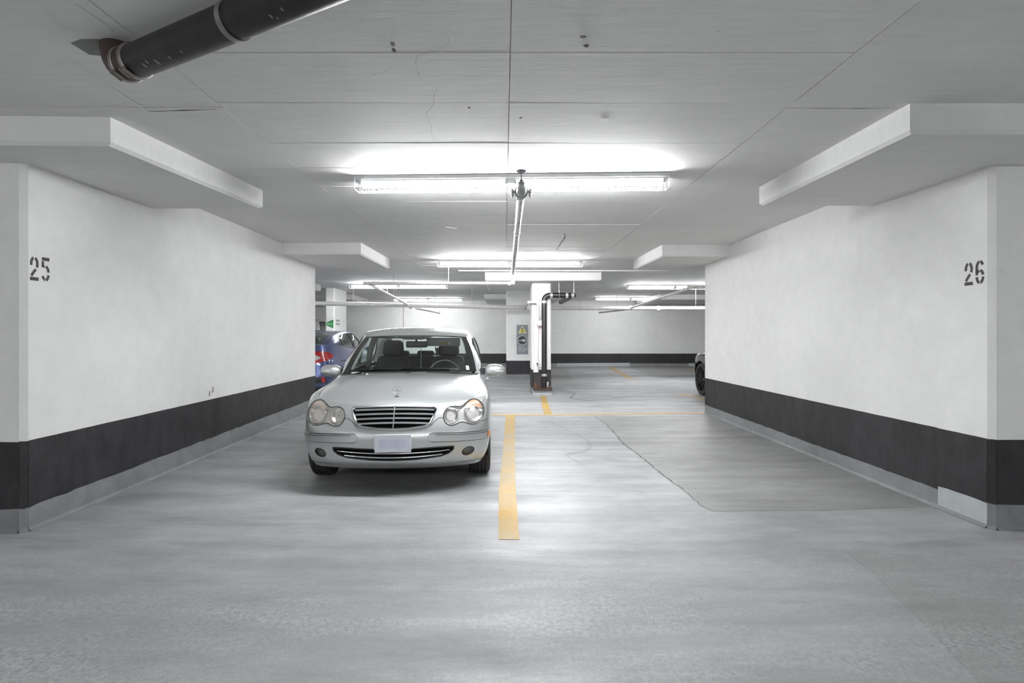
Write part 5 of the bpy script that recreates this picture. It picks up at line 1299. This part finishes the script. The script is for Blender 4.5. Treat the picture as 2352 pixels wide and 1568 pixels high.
def finish(r, s, ref, sk, g0, q, paint, glassmat, sub=7):
    s.build('body', paint, r); tc = sk[:, -1]; iF, iC, iD = 7*sub, 9*sub+2, 14*sub
    fe = resample(np.concatenate([tc[:iF+1][::-1]*mirx, tc[1:iF+1]]), 31); sd = resample(tc[iF:iC+1], 15); ec = tc[iC]
    ym, zm = g0['cowl_m']; ch_ = np.array([(ec[0]*t, ym+(ec[1]-ym)*abs(t)**2.2, zm-.006+(ec[2]-zm)*abs(t)**2) for t in np.linspace(-1, 1, 31)])
    MB().grid(coons(fe, ch_, sd*mirx, sd, lambda u, v: (0, 0, .05*math.sin(PI*v)**.8*(1-abs(2*u-1)**2.4)))).build('hood', paint, r, smooth=True)
    g = greenhouse(r, s, g0, paint, glassmat)
    cA = resample(ch_-np.array([0, .02, .01]), 41); MB().grid(np.stack([cA, g['cow']+np.array([0, .02, -.01])], 1)).build('cowl', 'black plastic', r)
    rt = resample(np.concatenate([tc[iD:]*mirx, tc[iD:-1][::-1]]), 41); dk = g['dk'].copy(); dk[:, 2] -= .006
    a = np.array([dk[0]+(rt[0]-dk[0])*t for t in np.linspace(0, 1, 9)]); MB().grid(coons(dk, rt, a, a*mirx, lambda u, v: (0, 0, .015*math.sin(PI*u)*math.sin(PI*v)))).build('boot_lid', paint, r, smooth=True)
    for sg in (1, -1):
        tp = resample(tc[iC:iD+1], 40); inn = np.array([(p[0]-.10, p[1]+.0, p[2]+.004) for p in tp]); MB().grid(np.stack([tp*np.array([sg, 1, 1]), inn*np.array([sg, 1, 1])], 1)).build('fender_edge', paint, r, smooth=True)
        for y in (2.40, 3.35): MB().tube([(sg*.862*q[0], y*q[1], .80*q[2]), (sg*.89*q[0], y*q[1]+.03, .80*q[2]), (sg*.89*q[0], y*q[1]+.15, .80*q[2]), (sg*.86*q[0], y*q[1]+.18, .80*q[2])], .011, 8).build('door_handle', paint, r, smooth=True)
        V, Fc = rbox((sg*.93*q[0], 1.58*q[1], .99*q[2]), (.19, .11, .13), .045); MB().add(V, Fc).build('door_mirror', paint, r, smooth=True, angle=50)
    mb = MB().box(-.6*q[0], .6*q[0], .35, 4.2*q[1], .20, .26); mb.box(-.6*q[0], .6*q[0], .5, 1.2, .26, .6); mb.box(-.62*q[0], .62*q[0], 3.9, 4.2, .26, .8); mb.build('underbody', 'dark void', r)
    V, Fc = rbox((0, 1.62*q[1], .86*q[2]), (1.38*q[0], .46, .17), .05); MB().add(V, Fc).build('dashboard', 'dash plastic', r, smooth=True, angle=60)
    seats(r, (-.37, .37), 2.4*q[1]); V, Fc = rbox((0, 3.25*q[1], .82*q[2]), (1.24*q[0], .16, .55), .06, 3, Matrix.Rotation(-.3, 4, 'X')); MB().add(V, Fc).build('rear_seat', 'seat leather', r, smooth=True, angle=60)
    # front lamps and grille
    for sg in (-1, 1):
        P = [(sg*x*q[0], z*q[2]) for x, z in ((.40, .64), (.62, .655), (.76, .70), (.73, .74), (.55, .715), (.42, .69))]
        V, Fc = patch(P, ref, lambda rr: .006, 5); MB().add(V, Fc).build('headlight', 'clear lens', r, smooth=True)
    P = dens([(x*q[0], z*q[2]) for x, z in ((-.36, .70), (0, .715), (.36, .70), (.30, .58), (0, .56), (-.30, .58))], 4); V, Fc = patch(P, ref, lambda rr: .004, 4); MB().add(V, Fc).build('grille', 'gloss black', r, smooth=True)
    P = dens([(x*q[0], z*q[2]) for x, z in ((-.5, .42), (0, .43), (.5, .42), (.42, .31), (0, .29), (-.42, .31))], 4); V, Fc = patch(P, ref, lambda rr: .004, 4); MB().add(V, Fc).build('air_intake', 'dark void', r, smooth=True)
    V, Fc = rbox((0, 4.53*q[1], .52*q[2]), (.32, .02, .16), .004, 2); MB().add(V, Fc).build('licence_plate', 'plate white', r)
    return g
# blue fastback sedan seen from behind, beyond the left wall
GB = dict(GH); GB.update(head_e=(1.95, 1.375, .60), rail=[(.60, 1.95, 1.375), (.622, 2.25, 1.412), (.622, 2.6, 1.412), (.605, 3.0, 1.385), (.585, 3.25, 1.345)], rear_e=(3.25, 1.345, .585), rear_m=(3.30, 1.372),
          deck_e=(4.10, 1.14, .665), deck_m=(4.20, 1.15), belt=[(.775, 1.44, .950), (.80, 1.85, .975), (.808, 2.3, 1.0), (.806, 2.95, 1.06), (.792, 3.45, 1.10), (.755, 3.9, 1.13), (.70, 4.10, 1.14)],
          windows=[[(1.66, 1.0), (2.08, 1.33), (2.35, 1.372), (2.52, 1.375), (2.50, 1.035)], [(2.60, 1.045), (2.62, 1.372), (2.85, 1.362), (3.15, 1.325), (3.32, 1.275), (3.34, 1.11)], [(3.39, 1.115), (3.38, 1.25), (3.68, 1.155), (3.66, 1.14)]])
def tb(x, y, z): return (x, y, z+.15*max(0, min(1, (y-2.0)/1.9)))
bc = other_car('car', 'dark blue sedan seen from behind past the end of the left wall', (-4.36, 15.45, 0), PI, 'blue paint', 'dark alloy', 1.035, 1.0, 1.02, GB, 'dark glass', .32, 9, topf=tb)
bg = finish(*bc, 'blue paint', 'dark glass')
r, s, ref, sk, g0, q = bc
for sg in (-1, 1):
    def wrapproj(x, z): return ref.back(x, z)
    O = [(.40, 1.02), (.60, 1.035), (.72, 1.02), (.785, .97), (.805, .90), (.765, .845), (.62, .80), (.42, .775)]
    V, Fc = patch(dens([(sg*x, z) for x, z in O], 8), ref, lambda rr: -.016, 14, ref.back); tlg = MB().add(V, Fc).build('tail_light', 'red lens', r, 'red wraparound tail lamp', smooth=True)
    V, Fc = patch(dens([(sg*x, z) for x, z in ((.42, .96), (.56, .955), (.635, .915), (.645, .89), (.58, .855), (.42, .84))], 5), ref, lambda rr: -.024, 8, ref.back); MB().add(V, Fc).build('reversing_lens', 'clear lens', tlg, smooth=True)
    V, Fc = patch(dens([(sg*x, z) for x, z in ((.28, .515), (.74, .52), (.765, .39), (.28, .39))], 10), ref, lambda rr: -.012, 12, ref.back); bi = MB().add(V, Fc).build('bumper_insert', 'black plastic', r, 'black bumper insert', smooth=True)
    for z in (.435, .465): V, Fc = patch(dens([(sg*x, zz) for x, zz in ((.30, z+.004), (.66, z+.004), (.66, z-.004), (.30, z-.004))], 4), ref, lambda rr: -.020, 3, ref.back); MB().add(V, Fc).build('fin', 'dark alloy', bi)
    V, Fc = patch(dens([(sg*x, z) for x, z in ((.68, .51), (.73, .51), (.745, .41), (.69, .41))], 5), ref, lambda rr: -.024, 6, ref.back); MB().add(V, Fc).build('reflector', 'red lens', bi, smooth=True)
y_ = 4.39; MB().tube([(-.5, 4.36, 1.145), (0, 4.42, 1.155), (.5, 4.36, 1.145)], .012, 8).build('spoiler_lip', 'blue paint', r, smooth=True)
V, Fc = patch(dens([(x, z) for x, z in ((-.80, .32), (.80, .32), (.78, .225), (-.78, .225))], 10), ref, lambda rr: -.010, 8, ref.back); MB().add(V, Fc).build('diffuser', 'black plastic', r, smooth=True)
# black car at right, nose towards the viewer
GBk = dict(GH)
kc = other_car('car', 'black car whose front wheel shows beside the right wall end', (5.34, 13.22, 0), PI, 'black paint', 'dark alloy', 1.05, 1.02, 1.12, GBk, 'dark glass', .365, 10)
finish(*kc, 'black paint', 'dark glass')
# white utility vehicle far left
GS = dict(GH); GS.update(head_e=(1.98, 1.375, .62), rail=[(.62, 1.98, 1.375), (.64, 2.4, 1.405), (.645, 3.0, 1.41), (.64, 3.7, 1.40), (.61, 4.15, 1.37)], rear_e=(4.15, 1.37, .61), rear_m=(4.2, 1.385), deck_e=(4.34, .99, .72), deck_m=(4.40, .985),
          belt=[(.775, 1.44, .950), (.80, 1.85, .972), (.805, 2.3, .976), (.805, 3.1, .986), (.80, 3.7, .992), (.77, 4.15, .992), (.74, 4.33, .99)],
          windows=[[(1.66, .99), (2.12, 1.33), (2.40, 1.365), (2.52, 1.365), (2.50, .99)], [(2.60, .995), (2.62, 1.365), (3.3, 1.365), (3.36, 1.01)], [(3.46, 1.01), (3.42, 1.36), (3.86, 1.35), (4.10, 1.05)]])
wc = other_car('car', 'white utility vehicle far left, mostly hidden behind the blue sedan', (-7.13, 23.0, 0), PI, 'white paint', 'alloy', 1.08, 1.03, 1.33, GS, 'dark glass', .37, 7)
finish(*wc, 'white paint', 'dark glass')
